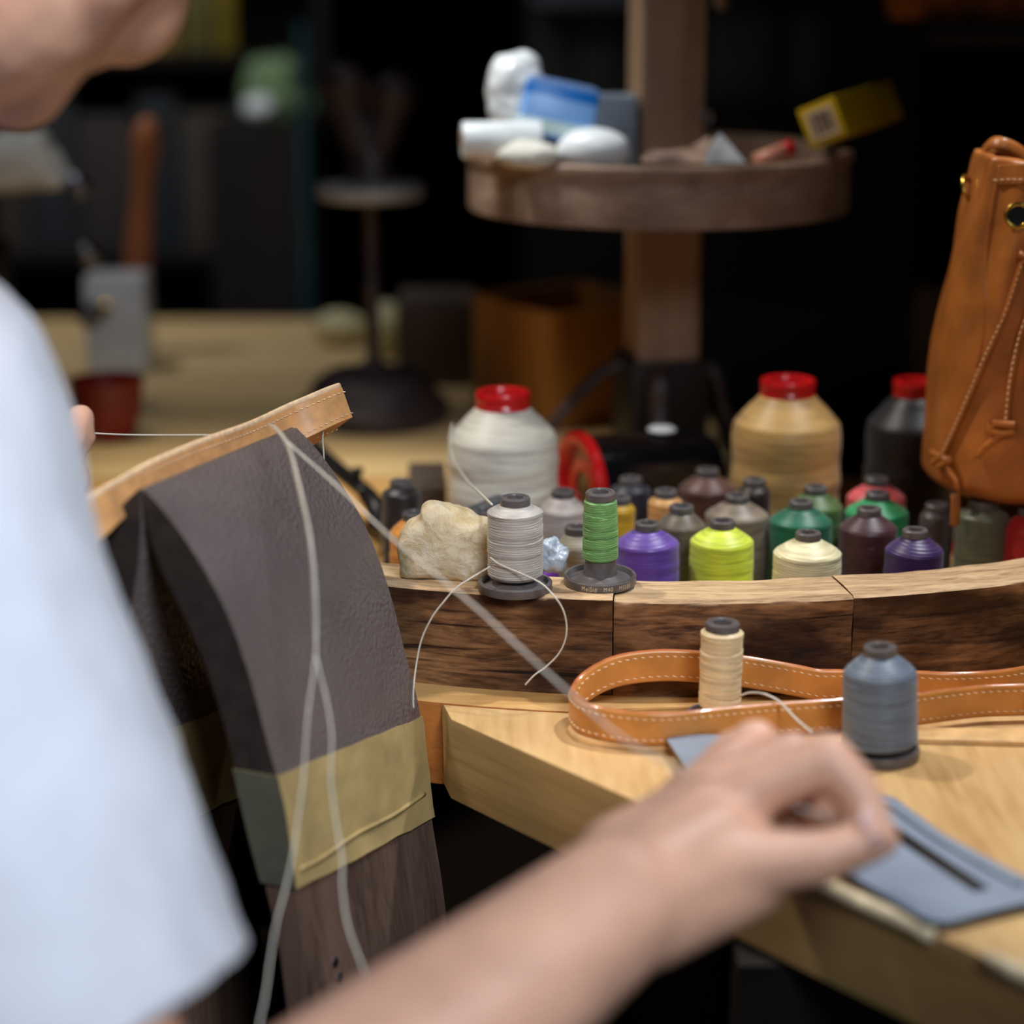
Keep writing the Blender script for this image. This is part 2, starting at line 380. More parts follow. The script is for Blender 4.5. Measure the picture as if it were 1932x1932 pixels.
# pale strips along the front edge: worn wood plus a painted highlight
def edge_strip(s0, s1, nm='worn_edge_highlight'):
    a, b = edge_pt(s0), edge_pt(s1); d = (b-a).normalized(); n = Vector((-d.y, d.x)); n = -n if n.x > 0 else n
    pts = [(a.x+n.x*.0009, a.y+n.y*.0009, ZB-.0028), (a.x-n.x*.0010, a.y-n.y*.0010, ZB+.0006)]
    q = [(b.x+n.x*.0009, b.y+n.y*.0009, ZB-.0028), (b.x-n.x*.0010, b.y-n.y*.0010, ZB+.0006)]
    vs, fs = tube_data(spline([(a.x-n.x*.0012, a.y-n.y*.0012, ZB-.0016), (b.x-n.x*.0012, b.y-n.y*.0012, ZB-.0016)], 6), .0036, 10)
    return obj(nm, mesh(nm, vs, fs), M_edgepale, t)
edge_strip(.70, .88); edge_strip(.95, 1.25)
kk = edge_pt(.36); o = blob('wood_knot', (kk.x, kk.y, .757), (.0014, .0016, .006), M_dkwood, t, amp=.1, sub=3)
for (x, y) in [(.35, .80), (.85, .50), (.85, 1.0)]: box('leg', (x, y, .369), (.07, .07, .738), M_dkwood, t, bev=.003)
box('apron', (.47, .83, .69), (.75, .03, .09), M_dkwood, t, bev=.002)
t = thing('round_table', 'orange-brown half round tabletop carrying the curved rim', 'table', (0, 0, 0))
hc = [(RC.x + .4825*cos(pi + pi*i/72), RC.y + .4825*sin(pi + pi*i/72)) for i in range(73)]
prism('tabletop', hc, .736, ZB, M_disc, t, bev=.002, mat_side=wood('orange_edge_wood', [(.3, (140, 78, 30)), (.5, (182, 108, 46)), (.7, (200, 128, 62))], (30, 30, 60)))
for (x, y) in [(-.25, 1.40), (.40, 1.40), (.10, 1.20)]: box('leg', (x, y, .368), (.06, .06, .736), M_dkwood, t, bev=.003)
t = thing('back_table', 'golden wooden table at the back carrying the iron stand', 'table', (0, 0, 0))
n = 5
for i in range(n):
    y0 = 1.4795 + i*(.66/n); prism('plank', [(-1.1, y0), (.16, y0), (.16, y0 + .66/n - .001), (-1.1, y0 + .66/n - .001)], .745, ZB, M_gold, t, bev=.0015)
for (x, y) in [(-1, 1.55), (.1, 1.55), (-1, 2.08), (.1, 2.08)]: box('leg', (x, y, .3725), (.06, .06, .745), M_dkwood, t, bev=.003)

dc = thing('side_cabinet', 'black low cabinet behind the large cones at the right', 'cabinet', (0, 0, 0))
box('carcass', (.665, 1.86, .38), (1.0, .74, .76), M_dkwood, dc, bev=.002); box('cabinet_top', (.665, 1.86, .770), (1.0, .745, .0195), M_black, dc, bev=.002)
# ------------------------------------------------------------------ curved wooden rim
rimT = thing('curved_wooden_rim', 'curved rim of dark rough wooden blocks with pale sawn top', 'rim', (RC.x, RC.y, ZB))
def ang_of(px): q = onz(px, 1130, ZR); return math.asin((q.x-RC.x)/RO)
joints = [radians(-38), radians(-27), ang_of(1157), ang_of(1615), radians(31.5), radians(46)]
for k in range(len(joints)-1):
    A0, A1 = joints[k] + .0007, joints[k+1] - .0007; m = 26; vs, fs, gr = [], [], []
    # profile points (radius, z) going round
    zt = ZR - ZB; prof = []
    for z in [0, .008, .016, .024, .032, .040, zt-.004, zt-.0012]: prof.append((RO, z))
    for r in [RO-.0018, RO-.010, RO-.018, RO-.027, RI+.0015]: prof.append((r, zt))
    for z in [zt-.002, .030, .0]: prof.append((RI, z))
    off = k*1.7; npf = len(prof)
    for i in range(m+1):
        th = A0 + (A1-A0)*i/m
        for (r, z) in prof:
            q = Vector((r*sin(th), -r*cos(th), z))
            nn = noise.fractal(Vector((th*RO*22, r*60, z*60)) + Vector((off*5, 0, 0)), 1, 2, 3)
            if r >= RO-.002 and z > 0: rr = r + nn*.0022; q = Vector((rr*sin(th), -rr*cos(th), z))
            if z >= zt-.0025: q.z += nn*.0009 + .0006*sin(k*2.1)
            if i in (0, m) and r > RO-.003: q *= 1; q.x -= sin(th)*.0006; q.y += cos(th)*.0006
            vs.append(q); gr.append((th*RO + off*3, r + off, z + .3*k))
    for i in range(m):
        for j in range(npf): fs.append((i*npf+j, (i+1)*npf+j, (i+1)*npf+(j+1) % npf, i*npf+(j+1) % npf))
    fs.append(tuple(range(npf))); fs.append(tuple(reversed([m*npf+j for j in range(npf)])))
    me = mesh('wood_block', vs, fs); at = me.attributes.new('grain', 'FLOAT_VECTOR', 'POINT')
    at.data.foreach_set('vector', [c for g in gr for c in g])
    bm = bmesh.new(); bm.from_mesh(me); bmesh.ops.recalc_face_normals(bm, faces=bm.faces); bm.to_mesh(me); bm.free()
    o = obj('wood_block', me, M_rim, rimT); auto(o, 50)

# ------------------------------------------------------------------ thread spools
def winding(body, h0, h1, rb, rt, rs, pitch, amp, seg, seed, waste=.0006):
    """profile of wound thread with criss-cross bands; returns lathe displacement"""
    rr = random.Random(seed); bands = []; z = h0
    while z < h1:
        L = rr.uniform(.005, .0085); bands.append((z, z+L, rr.uniform(.0012, .003)*rr.choice((-1, 1)), rr.uniform(0, 6.28), rr.uniform(-.4, 1)*waste)); z += L
    def disp(r, z, a):
        for (a_, b_, sl, ph, dr) in bands:
            e = z - sl*.5*sin(a + ph)
            if a_ <= e < b_:
                u = (e - a_)/(b_ - a_)
                w_ = abs(sin(pi*(z + sl*sin(a+ph))/pitch))
                return r + dr*(1 if .06 < u < .94 else -.9) + amp*w_, z
        return r + amp*abs(sin(pi*z/pitch)), z
    return disp
def make_spool(label, loc, H, rbody, rring, rflange, col, group='small thread cones', name='thread_spool', cat='thread spool', shoulder=.007,
               fine=False, seed=1, taper=0, ringh=.0045, lean=(0, 0), bodyz=.007, neck=None, flip=False):
    t = thing(name, label, cat, loc, group, (lean[0], lean[1], seed*.7))
    # core with base flange and bored top ring
    zt = H; fl = rflange; rr = rring
    prof = [(fl-.004, 0), (fl-.0004, 0), (fl, .0006), (fl, .0042), (fl-.0005, .0048), (fl-.0018, .0048), (fl-.0022, .0040), (fl-.0026, .0022), (rr*1.15, .0050),
            (neck or rr*.78, max(bodyz+.002, .008)), (rr*.78, H-ringh-.002), (rr*.9, H-ringh-.0005)]
    lathe('base_flange', prof, M_plastic, t, 56)
    lathe('top_ring', [(rr*.9, H-ringh), (rr, H-ringh+.0004), (rr, H-.0008), (rr-.0007, H), (rr*.72, H), (rr*.68, H-.0005), (rr*.56, H-.0006), (rr*.54, H-.0002), (rr*.50, H-.001), (rr*.48, H-.035)], M_plastic, t, 48)
    z0, z1 = bodyz, H - ringh - shoulder; zs = H - ringh + .0004
    seg = 120 if fine else 56
    n = 150 if fine else 44
    prof = []
    for i in range(n+1):
        s = i/n; z = z0 + (z1-z0)*s; r = rbody*(1 - taper*s)
        if s < .05: r -= .0016*(1 - s/.05)
        prof.append((r, z))
    m = 22 if fine else 10
    for i in range(1, m+1):
        s = i/m; prof.append((rbody*(1-taper) + (rring*.92 - rbody*(1-taper))*(s**1.15), z1 + (zs - z1)*(s**.9)))
    d = winding(None, z0, z1, rbody, rbody, 0, .0011 if fine else .0016, .00018 if fine else .00012, seg, seed, .00030 if fine else .0003)
    prof = [(rring*.6, z0 + .0004)] + prof + [(rring*.6, zs)]
    lathe('thread_winding', prof, threadmat(col), t, seg, disp=lambda r, z, a: d(r, z, a) if r > rring*.95 else (r, z), ang=60)
    return t
# foreground sharp ones
q = onz(972, 1112, ZR+.0008)
GREY = make_spool('light grey thread spool standing on the rim beside the wax lump', (q.x, q.y, ZR+.0008), .0487, .0138, .0076, .0188, (176, 170, 162), 'spools standing on the rim', fine=True, seed=3, taper=.0, shoulder=.0035)
q = onz(1132, 1099, ZR+.0010)
GREEN = make_spool('green nearly empty thread spool standing on the rim', (q.x, q.y, ZR+.0010), .0488, .0089, .0077, .0186, (106, 156, 88), 'spools standing on the rim', fine=True, seed=11, shoulder=.0008, bodyz=.0125, lean=(0, -.035), taper=.06, neck=.0072)
CREAM = make_spool('narrow cream thread spool standing inside the tan strap loop', (ony(1357, 1343, .982).x, .982, ZB), .0520, .0100, .0083, .0168, (228, 204, 158), 'spools on the benchtop', fine=True, seed=5, shoulder=.0010, bodyz=.008, lean=(0, -.01))
qq = ony(1660, 1420, .938)
SLATE = make_spool('slate blue thread cone standing on the benchtop beside the hand', (qq.x, .938, ZB), .0545, .0176, .0078, .0185, (100, 114, 130), 'spools on the benchtop', fine=True, seed=8, shoulder=.0085, lean=(.02, -.035), taper=.05)
# lettering round the rim of the green spool flange
def curved_text(txt, size, rad, z, a_start, parent, mat, squeeze=1.0):
    cu = bpy.data.curves.new('lettering', 'FONT'); cu.body = txt; cu.size = size; cu.space_character = 1.25
    to = bpy.data.objects.new('tmp', cu); COL.objects.link(to); me = evalmesh(to); bpy.data.objects.remove(to)
    for v in me.vertices:
        a = a_start + v.co.x*squeeze/rad; v.co = Vector(((rad)*cos(a), (rad)*sin(a), z + v.co.y))
    return obj('lettering', me, mat, parent, smooth=False)
M_print = pbr('pale_print', (206, 188, 150), .6, var=.05)
lt = curved_text('MeiSi#   M40   MS08K', .0034, .01868, .0012, radians(-90-32) - GREEN.rotation_euler.z, GREEN, M_print, .72)
# cones inside the tray: (px, py of ring top centre, body width px, colour, height, label)
cones = [
 (1222, 985, 122, (98, 64, 156), .066, 'bright purple thread cone in the front row behind the rim'),
 (1363, 981, 122, (208, 224, 62), .066, 'lime yellow thread cone in the front row behind the rim'),
 (1525, 1003, 130, (232, 222, 176), .065, 'cream thread cone in the front row between lime and purple ones'),
 (1727, 998, 111, (50, 20, 84), .065, 'dark violet thread cone at the right of the front row'),
 (1640, 957, 110, (62, 26, 34), .066, 'dark maroon thread cone beside the dark violet one'),
 (1512, 944, 120, (8, 98, 70), .066, 'dark green thread cone behind the cream one'),
 (1539, 917, 104, (76, 104, 48), .066, 'olive green thread cone behind the dark green one'),
 (1391, 933, 120, (128, 112, 94), .066, 'taupe grey thread cone behind the lime one'),
 (1286, 953, 92, (104, 90, 74), .066, 'brownish grey thread cone between purple and lime ones'),
 (1656, 928, 120, (30, 148, 88), .067, 'emerald green thread cone behind the maroon one'),
 (1655, 901, 112, (220, 84, 88), .066, 'coral red thread cone behind the emerald green one'),
 (1335, 884, 108, (92, 56, 44), .066, 'reddish brown thread cone at the back of the tray'),
 (1424, 903, 62, (50, 32, 24), .066, 'narrow dark brown thread spool before the large tan cone'),
 (1256, 924, 66, (226, 166, 96), .066, 'narrow peach thread spool behind the purple cone'),
 (1190, 900, 76, (36, 38, 52), .066, 'dark navy thread spool behind the green spool'),
 (1168, 936, 62, (208, 160, 36), .064, 'mustard yellow thread spool half behind the green spool'),
 (1062, 924, 92, (186, 172, 164), .066, 'pale lilac grey thread cone before the large white cone'),
 (1089, 992, 80, (172, 166, 146), .064, 'small light grey thread cone half behind the green spool'),
 (782, 966, 96, (238, 152, 58), .064, 'orange thread cone half hidden behind the wax lump'),
 (757, 906, 74, (38, 34, 34), .066, 'black thread spool behind the orange cone'),
 (1768, 950, 62, (84, 76, 76), .058, 'dark grey thread spool under the left corner of the bag'),
 (1944, 958, 92, (176, 26, 30), .062, 'red thread cone under the bag at the right edge'),
 (913, 962, 66, (70, 44, 52), .062, 'dark plum thread spool between wax lump and grey spool'),
]
placed = []
for i, (px, py, wpx, col, h, lab) in enumerate(cones):
    q = onz(px, py, ZB + h); D = q.y*cos(PITCH) + (CAM.z-q.z)*sin(PITCH); rb = wpx/2*D/F
    narrow = wpx < 80
    rring = .0069 if wpx > 95 else .0068
    for (x2, y2, r2) in placed:
        dd = sqrt((q.x-x2)**2 + (q.y-y2)**2)
        if dd < rb + r2: print('OVERLAP', lab, round(rb + r2 - dd, 4))
    placed.append((q.x, q.y, rb))
    make_spool(lab, (q.x, q.y, ZB), h, rb, rring, rb + .0005 if not narrow else rb + .0015, col, 'thread cones in the rimmed tray', seed=20+i, shoulder=.0075 if not narrow else .003, taper=.02)
q = Vector((ony(1852, 1000, 1.168).x, 1.168, ZB))
make_spool('olive grey thread cone under the middle of the bag', q, .064, .0148, .0085, .016, (96, 98, 76), 'thread cones in the rimmed tray', seed=60, shoulder=.004)
make_spool('brown thread cone hidden under the back of the bag', (.30, 1.235, ZB), .064, .0148, .0085, .016, (90, 70, 50), 'thread cones in the rimmed tray', seed=61, shoulder=.004)
# large cones with red caps
def big_cone(label, px, pycap, h, wpx, capw, col, seed, Y=None, shoulder=.0185):
    q = onz(px, pycap, ZB+h); D = q.y*cos(PITCH) + (CAM.z-q.z)*sin(PITCH); rb = wpx/2*D/F; rc = capw/2*D/F
    t = thing('thread_cone', label, 'thread cone', (q.x, q.y, ZB), 'large thread cones with red caps')
    print('big', label, [round(v, 3) for v in q], round(rb, 4))
    zt = h - .0105
    prof = [(rc*.5, .0045), (rb*.97, .005)] + [(rb*(.985+.015*sin(i)), .006 + (zt-shoulder-.006)*i/24) for i in range(25)]
    prof += [(rb + (rc*.93-rb)*(i/10)**1.08, zt-shoulder + (shoulder+.001)*i/10) for i in range(1, 11)] + [(rc*.5, zt+.001)]
    d = winding(None, 0, h, rb, rb, 0, .002, .0002, 64, seed, .0005)
    lathe('thread_winding', prof, threadmat(col), t, 64, disp=lambda r, z, a: d(r, z, a) if r > rc*.95 else (r, z), ang=60)
    lathe('red_cap', [(rc*.9, zt), (rc*.98, zt+.0006), (rc, zt+.002), (rc*.96, zt+.0035), (rc, zt+.005), (rc*1.01, h-.002), (rc*.97, h-.0004), (rc*.9, h), (rc*.74, h-.0008), (rc*.68, h-.003), (rc*.6, h-.02), (rc*.4, h-.021)], M_red, t, 56)
    lathe('base_flange', [(rb*.5, 0), (rb*1.01, 0), (rb*1.03, .001), (rb*1.02, .004), (rb*.5, .0045)], M_red, t, 56)
    return t, q
WC, wq = big_cone('large white thread cone with glossy red cap', 949, 737, .112, 212, 105, (232, 224, 206), 71)
big_cone('large tan thread cone with red cap behind the olive spool', 1487, 714, .115, 207, 104, (206, 162, 96), 72)
big_cone('large black thread cone with red cap behind the tan bag', 1728, 716, .108, 178, 84, (24, 21, 24), 73)
# lying cones
def lying(label, c, axis, L, r0, r1, matb, flr, matf, group=None, cap=True):
    ax = Vector(axis).normalized(); t = thing('thread_cone_lying', label, 'thread cone', c, group); t.rotation_euler = ax.to_track_quat('Z', 'Y').to_euler()
    lathe('thread_winding', [(.002, .002), (r0, .003), (r0, L*.1), (r1*1.02, L*.92), (r1*.9, L), (r1*.4, L)], matb, t, 56)
    lathe('base_flange', [(flr*.30, .010), (flr*.35, .0005), (flr*.72, .0012), (flr*.80, -.0035), (flr*.90, -.0045), (flr*.985, -.0035), (flr, 0), (flr*.99, .0025), (flr*.9, .004), (flr*.3, .004)], matf, t, 64)
    return t
ax = Vector((.93, .37, -.0))
cc = ony(1097, 900, 1.295); cc.z = ZB+.0372
lt_ = lying('black thread cone lying on its side with red base flange', cc, ax, .088, .0335, .031, M_blkpl, .037, M_red)
o = lathe('white_cap', [(.0001, .0), (.0085, .0), (.009, .001), (.007, .0025), (.0001, .003)], M_white, lt_, 32)
o.location = lt_.rotation_euler.to_matrix().inverted() @ (Vector((0, 0, .0335)) ) + Vector((0, 0, .055)); o.rotation_euler = lt_.rotation_euler.to_matrix().inverted().to_euler()
lathe('white_ring_tip', [(.0, 0)]*2, M_white, None) if False else None
c2 = onz(880, 972, ZB+.012); c2 = Vector((-.038, 1.150, ZB+.0135))
lying('dark navy thread cone lying on its side behind the wax lump', Vector((-.045, 1.185, ZB+.052)), (.9, .2, .42), .030, .009, .008, threadmat((48, 52, 62)), .012, M_plastic)
bpy.data.objects['thread_cone_lying.001'].location = (-.030, 1.175, ZB+.045)
lying('small bright violet thread cone lying behind the grey spool', Vector((ony(1040, 1018, 1.112).x, 1.112, ZB+.034)), (.9, .1, 0), .020, .0062, .0058, threadmat((128, 48, 190)), .0066, threadmat((128, 48, 190)))
box('grey_wooden_block', (.016, 1.135, ZB+.012), (.026, .018, .024), M_dkwood, None, bev=.001); tag(bpy.data.objects['grey_wooden_block'], 'dark wooden block under the small violet cone', 'block')

# ------------------------------------------------------------------ wax lump and crumpled wrapper
def slab_lump(name, outline, y0, thick, z_base, mat, label, cat, amp=.0016, lean=0):
    pts = [ony(x, y, y0) for x, y in outline]; n0 = len(pts)
    pts = spline(pts + [pts[0]], 4)[:-1]; n = len(pts); c = sum(pts, Vector())/n; vs, fs = [], []; layers = 11
    for k in range(-layers, layers+1):
        s = k/layers; sc_ = sqrt(max(0, 1 - abs(s)**2.6)) if abs(k) < layers else .12
        for j, p_ in enumerate(pts):
            q = c + (p_-c)*(.12 + .88*sc_); q = Vector((q.x, q.y + s*thick/2, q.z))
            f = noise.fractal(q*90, 1, 2, 4)*amp + noise.fractal(q*30 + Vector((5, 5, 5)), 1, 2, 2)*amp*2
            d = (q-c).normalized(); q += d*f + Vector((0, -1 if k < 0 else 1, 0))*abs(f)
            q.z = max(q.z, z_base); vs.append(q)
    m = 2*layers+1
    for i in range(m-1):
        for j in range(n): fs.append((i*n+j, i*n+(j+1) % n, (i+1)*n+(j+1) % n, (i+1)*n+j))
    fs.append(tuple(reversed(range(n)))); fs.append(tuple((m-1)*n+j for j in range(n)))
    o = obj(name, mesh(name, vs, fs), mat); tag(o, label, cat); return o
wl = [(748, 1043), (743, 1018), (753, 998), (765, 982), (784, 970), (789, 948), (802, 939), (818, 939), (842, 947), (861, 957), (877, 966), (897, 978), (922, 980), (938, 1000), (940, 1050), (930, 1078), (905, 1088), (867, 1094), (828, 1092), (765, 1090), (752, 1060)]
slab_lump('wax_lump', wl, 1.058, .026, ZR+.0005, M_wax, 'rough cream lump of natural wax with pale cracked edge on the rim', 'wax')
M_wrap = pbr('clear_wrapper', (200, 210, 222), .25, var=.1, scale=200, trans=.3, coat=.3)
wq2 = ony(1044, 1063, 1.075)
tag(blob('crumpled_wrapper', (wq2.x, 1.071, ZR+.0085), (.0075, .008, .0095), M_wrap, amp=.4, freq=130, sub=5, seed=4, flat=-.0083), 'small crumpled clear plastic wrapper behind the grey spool', 'wrapper')

# ------------------------------------------------------------------ stitching clam
E = Vector((.4032, .9151, 0)); H = Vector((E.y, -E.x, 0)); W = .1357; J0 = Vector((-.16204, .91418, 0))
outer = [(0, .915), (.0132, .9031), (.0281, .8831), (.0380, .8673), (.0457, .8484), (.0522, .8280), (.0586, .8009), (.0640, .7850), (.0672, .7657), (.0706, .7328), (.0742, .7065), (.0778, .6879), (.081, .660), (.083, .62), (.080, .57), (.072, .51), (.060, .45), (.046, .38)]
inner = [(-.0012, .9155), (.0012, .895), (.0064, .8779), (.0186, .8601), (.0283, .8383), (.0339, .8195), (.0385, .806), (.0414, .7933), (.0455, .772), (.0498, .7534), (.0562, .7300), (.0610, .705), (.0633, .6848), (.065, .660), (.0655, .62), (.062, .57), (.052, .51), (.038, .45), (.020, .38)]
def resample(c, zs):
    c = sorted(c, key=lambda p_: -p_[1]); outp = []
    for z in zs:
        for (h0, z0), (h1, z1) in zip(c, c[1:]):
            if z1 <= z <= z0: outp.append(h0 + (h1-h0)*(z0-z)/(z0-z1)); break
        else: outp.append(c[0][0] if z > c[0][1] else c[-1][0])
    return outp
def smooth1(v, k=2):
    for _ in range(k): v = [v[0]] + [(v[i-1]+2*v[i]+v[i+1])/4 for i in range(1, len(v)-1)] + [v[-1]]
    return v
ZS = [.915 - (.915-.38)*i/90 for i in range(91)]
HO = smooth1(resample(outer, ZS), 4); HI = smooth1(resample(inner, ZS), 4)
clam = thing('stitching_clam', 'curved wooden stitching clam with leather covered jaws gripping the strap', 'stitching clam', (0, 0, 0))
def jaw_piece(name, sgn, z_hi, z_lo, grow, mat, matside=None, e0=0, e1=None, only=None, wob=0, shear=0):
    e1 = W if e1 is None else e1
    idx = [i for i, z in enumerate(ZS) if z_lo-1e-6 <= z <= z_hi+1e-6]
    vs, fs = [], []; ne = 10; gap = .0008
    for i in idx:
        for k in range(ne+1):
            e = e0 - grow + (e1 - e0 + 2*grow)*k/ne; z = ZS[i] - shear*max(0, min(1, e/W)); fi_ = min(89.999, (ZS[0]-z)/(ZS[0]-ZS[-1])*90); i0_ = int(fi_); t_ = fi_-i0_
            ho = HO[i0_]*(1-t_) + HO[i0_+1]*t_ + grow; hi = HI[i0_]*(1-t_) + HI[i0_+1]*t_ - grow
            if i == idx[0] and z_hi > .91: ho -= .001
            wv = wob*noise.noise(Vector((e*90, z*160, 3)))
            wz = (wob*2.5*noise.noise(Vector((e*120, i, 9))) if i in (idx[0], idx[-1]) else 0)
            for hh in (ho + wv, hi - wv*.5):
                h_ = hh if sgn > 0 else (-.42*(hi + grow) + grow if hh < (ho+hi)/2 else -.42*(hi + grow) - (ho-hi) + grow) - .0031 - grow*.5
                p_ = J0 + H*h_ + E*e; vs.append((p_.x, p_.y, z + wz))
    row = 2*(ne+1); m = len(idx)
    for i in range(m-1):
        for k in range(ne):
            a = i*row + 2*k; b = a + row
            fs.append((a, a+2, b+2, b)); fs.append((a+1, b+1, b+3, a+3))
        a = i*row; fs.append((a, a+row, a+row+1, a+1)); a = i*row + 2*ne; fs.append((a, a+1, a+row+1, a+row))
    for k in range(ne):
        a = 2*k; fs.append((a, a+1, a+3, a+2)); a = (m-1)*row + 2*k; fs.append((a, a+2, a+3, a+1))
    me = mesh(name, vs, fs); bm = bmesh.new(); bm.from_mesh(me); bmesh.ops.recalc_face_normals(bm, faces=bm.faces)
    bm.to_mesh(me); bm.free()
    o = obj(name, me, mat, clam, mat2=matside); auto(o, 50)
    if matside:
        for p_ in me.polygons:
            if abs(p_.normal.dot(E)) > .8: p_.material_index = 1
    return o
for s in (1, -1):
    jaw_piece('jaw', s, .80, .38, 0, M_walnut)
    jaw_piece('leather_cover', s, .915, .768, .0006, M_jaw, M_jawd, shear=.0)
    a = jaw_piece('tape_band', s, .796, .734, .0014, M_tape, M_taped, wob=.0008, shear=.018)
# the base of the clam
bx_ = box('base_block', J0 + E*W/2 + Vector((0, 0, .36)), (.10, .15, .06), M_walnut, clam, rot=(0, 0, math.atan2(E.y, E.x)-pi/2), bev=.003)
box('base_post', J0 + E*W/2 + Vector((0, 0, .18)), (.05, .06, .31), M_walnut, clam, rot=(0, 0, math.atan2(E.y, E.x)-pi/2), bev=.003)
box('foot_board', J0 + E*W/2 + Vector((0, 0, .013)), (.22, .14, .026), M_walnut, clam, rot=(0, 0, math.atan2(E.y, E.x)-pi/2), bev=.003)
# folded tape crease across the band
jt = bvh([c for c in clam.children if c.name.startswith('tape_band')][0])
cr = []
for i in range(9):
    x = 566 + (800-566)*i/8; y = 1640 + (1500-1640)*i/8 + 3*sin(i*1.3)
    l_, n_ = hit(jt, x, y)
    if l_: cr.append(l_ + n_*.0002)
if len(cr) > 3: tube('tape_fold', cr, .0011, M_tape, clam, 8, 3)
# small screws low on the jaw
jt = bvh([c for c in clam.children if c.name.startswith('jaw')][0])
for (x, y) in [(632, 1815), (640, 1845)]:
    l_, n_ = hit(jt, x, y)
    if l_:
        o = lathe('screw', [(.0001, .0012), (.0018, .001), (.0026, .0004), (.0026, 0)], M_steel, clam, 20); o.location = l_; o.rotation_euler = n_.to_track_quat('Z', 'Y').to_euler()

# ------------------------------------------------------------------ leather strap held in the clam
def strap_path():
    topc = [(652, 729, 1.145), (630, 737, 1.13), (590, 753, 1.108), (520, 784, 1.072), (450, 813, 1.040), (380, 840, 1.010), (300, 873, .980), (240, 903, .958), (190, 934, .940), (120, 990, .918), (60, 1050, .90)]
    return [ony(x, y, Y) for x, y, Y in topc]
Y_of = None
# the strap follows the clam mouth, overhanging at both ends
def prof_strap(s):
    """s: distance along E from J0; returns top, outer fold, mouth points"""
    return None
NS = 40; ss = [-.075 + (.300)*i/NS for i in range(NS+1)]
Vt = []; tops = []; folds = []; mouths = []
def zrise(s): return .0008*0 + .060*(s - .02)*0
pxfold = [(665, 787), (640, 797), (600, 816), (558, 836), (500, 862), (450, 880), (380, 905), (300, 932), (265, 952), (240, 972), (214, 996), (150, 1060)]
pxtop = [(645, 730), (620, 739), (580, 756), (545, 771), (490, 797), (450, 813), (380, 838), (300, 872), (262, 892), (225, 913), (190, 934), (130, 985)]
pxm = [(588, 843), (575, 846), (555, 850), (535, 856), (490, 870), (440, 888), (372, 915), (295, 940), (262, 955), (238, 975), (212, 998), (149, 1062)]
ys = [1.075, 1.068, 1.060, 1.054, 1.034, 1.014, .984, .954, .938, .924, .907, .887]
T = [ony(x, y, Y) for (x, y), Y in zip(pxtop, ys)]; Fd = [ony(x, y, Y-.004) for (x, y), Y in zip(pxfold, ys)]; Mo = [ony(x, y, Y+.010*(1 if i < 4 else 0)) for i, ((x, y), Y) in enumerate(zip(pxm, ys))]
# keep the mouth line out of the jaw volume: inward of the outer face
T, Fd, Mo = spline(T, 5), spline(Fd, 5), spline(Mo, 5)
th_ = .0024
def ribbon(rows, thick_dirs):
    pass
strap = thing('leather_strap', 'pale tan leather strap with white stitching clamped in the jaws', 'strap', (0, 0, 0))
def sheet(name, A, B, off, mat, parent, sub=4, bulge=0):
    """thick sheet between two polylines; off = thickness vector function"""
    n_ = len(A); vs, fs = [], []
    for i in range(n_):
        for k in range(sub+1):
            s = k/sub; p_ = A[i].lerp(B[i], s); o_ = off(i) if callable(off) else off
            p_ = p_ - o_*bulge*sin(pi*s); vs.append(p_)
        for k in range(sub, -1, -1):
            s = k/sub; p_ = A[i].lerp(B[i], s); o_ = off(i) if callable(off) else off; vs.append(p_ + o_)
    row = 2*(sub+1)
    for i in range(n_-1):
        for k in range(row): fs.append((i*row+k, i*row+(k+1) % row, (i+1)*row+(k+1) % row, (i+1)*row+k))
    fs.append(tuple(range(row))); fs.append(tuple((n_-1)*row + k for k in range(row)))
    me = mesh(name, vs, fs); bm = bmesh.new(); bm.from_mesh(me); bmesh.ops.recalc_face_normals(bm, faces=bm.faces)
    bm.to_mesh(me); bm.free()
    o = obj(name, me, mat, parent); auto(o, 45); return o
sheet('front_panel', T, Fd, Vector((-.0035, .0025, 0)), M_veg, strap)
sheet('lower_panel', Fd[:22], Mo[:22], Vector((-.0025, .0005, .002)), M_veg, strap)
tube('top_edge', [p_ + Vector((-.0015, .001, .0004)) for p_ in T], .0017, M_vegedge, strap, 8, 1)
nrm = Vector((.75, -.62, .1))
L1 = [a.lerp(b, .16) + nrm*.0004 for a, b in zip(T, Fd)]; L2 = [a.lerp(b, .86) + nrm*.0004 for a, b in zip(T, Fd)]
stitches('top_stitching', L1[:40], nrm, M_stitch, strap, .0022, .0003, .2, .0034)
stitches('lower_stitching', L2[:26], nrm, M_stitch, strap, .0022, .0003, .2, .0034)
nb = Vector((.5, -.6, -.6)); L3 = [a.lerp(b, .4) + nb*.0004 for a, b in zip(Fd[:9], Mo[:9])]
stitches('under_stitching', L3, nb, M_stitch, strap, .0022, .0003, .1, .0036)

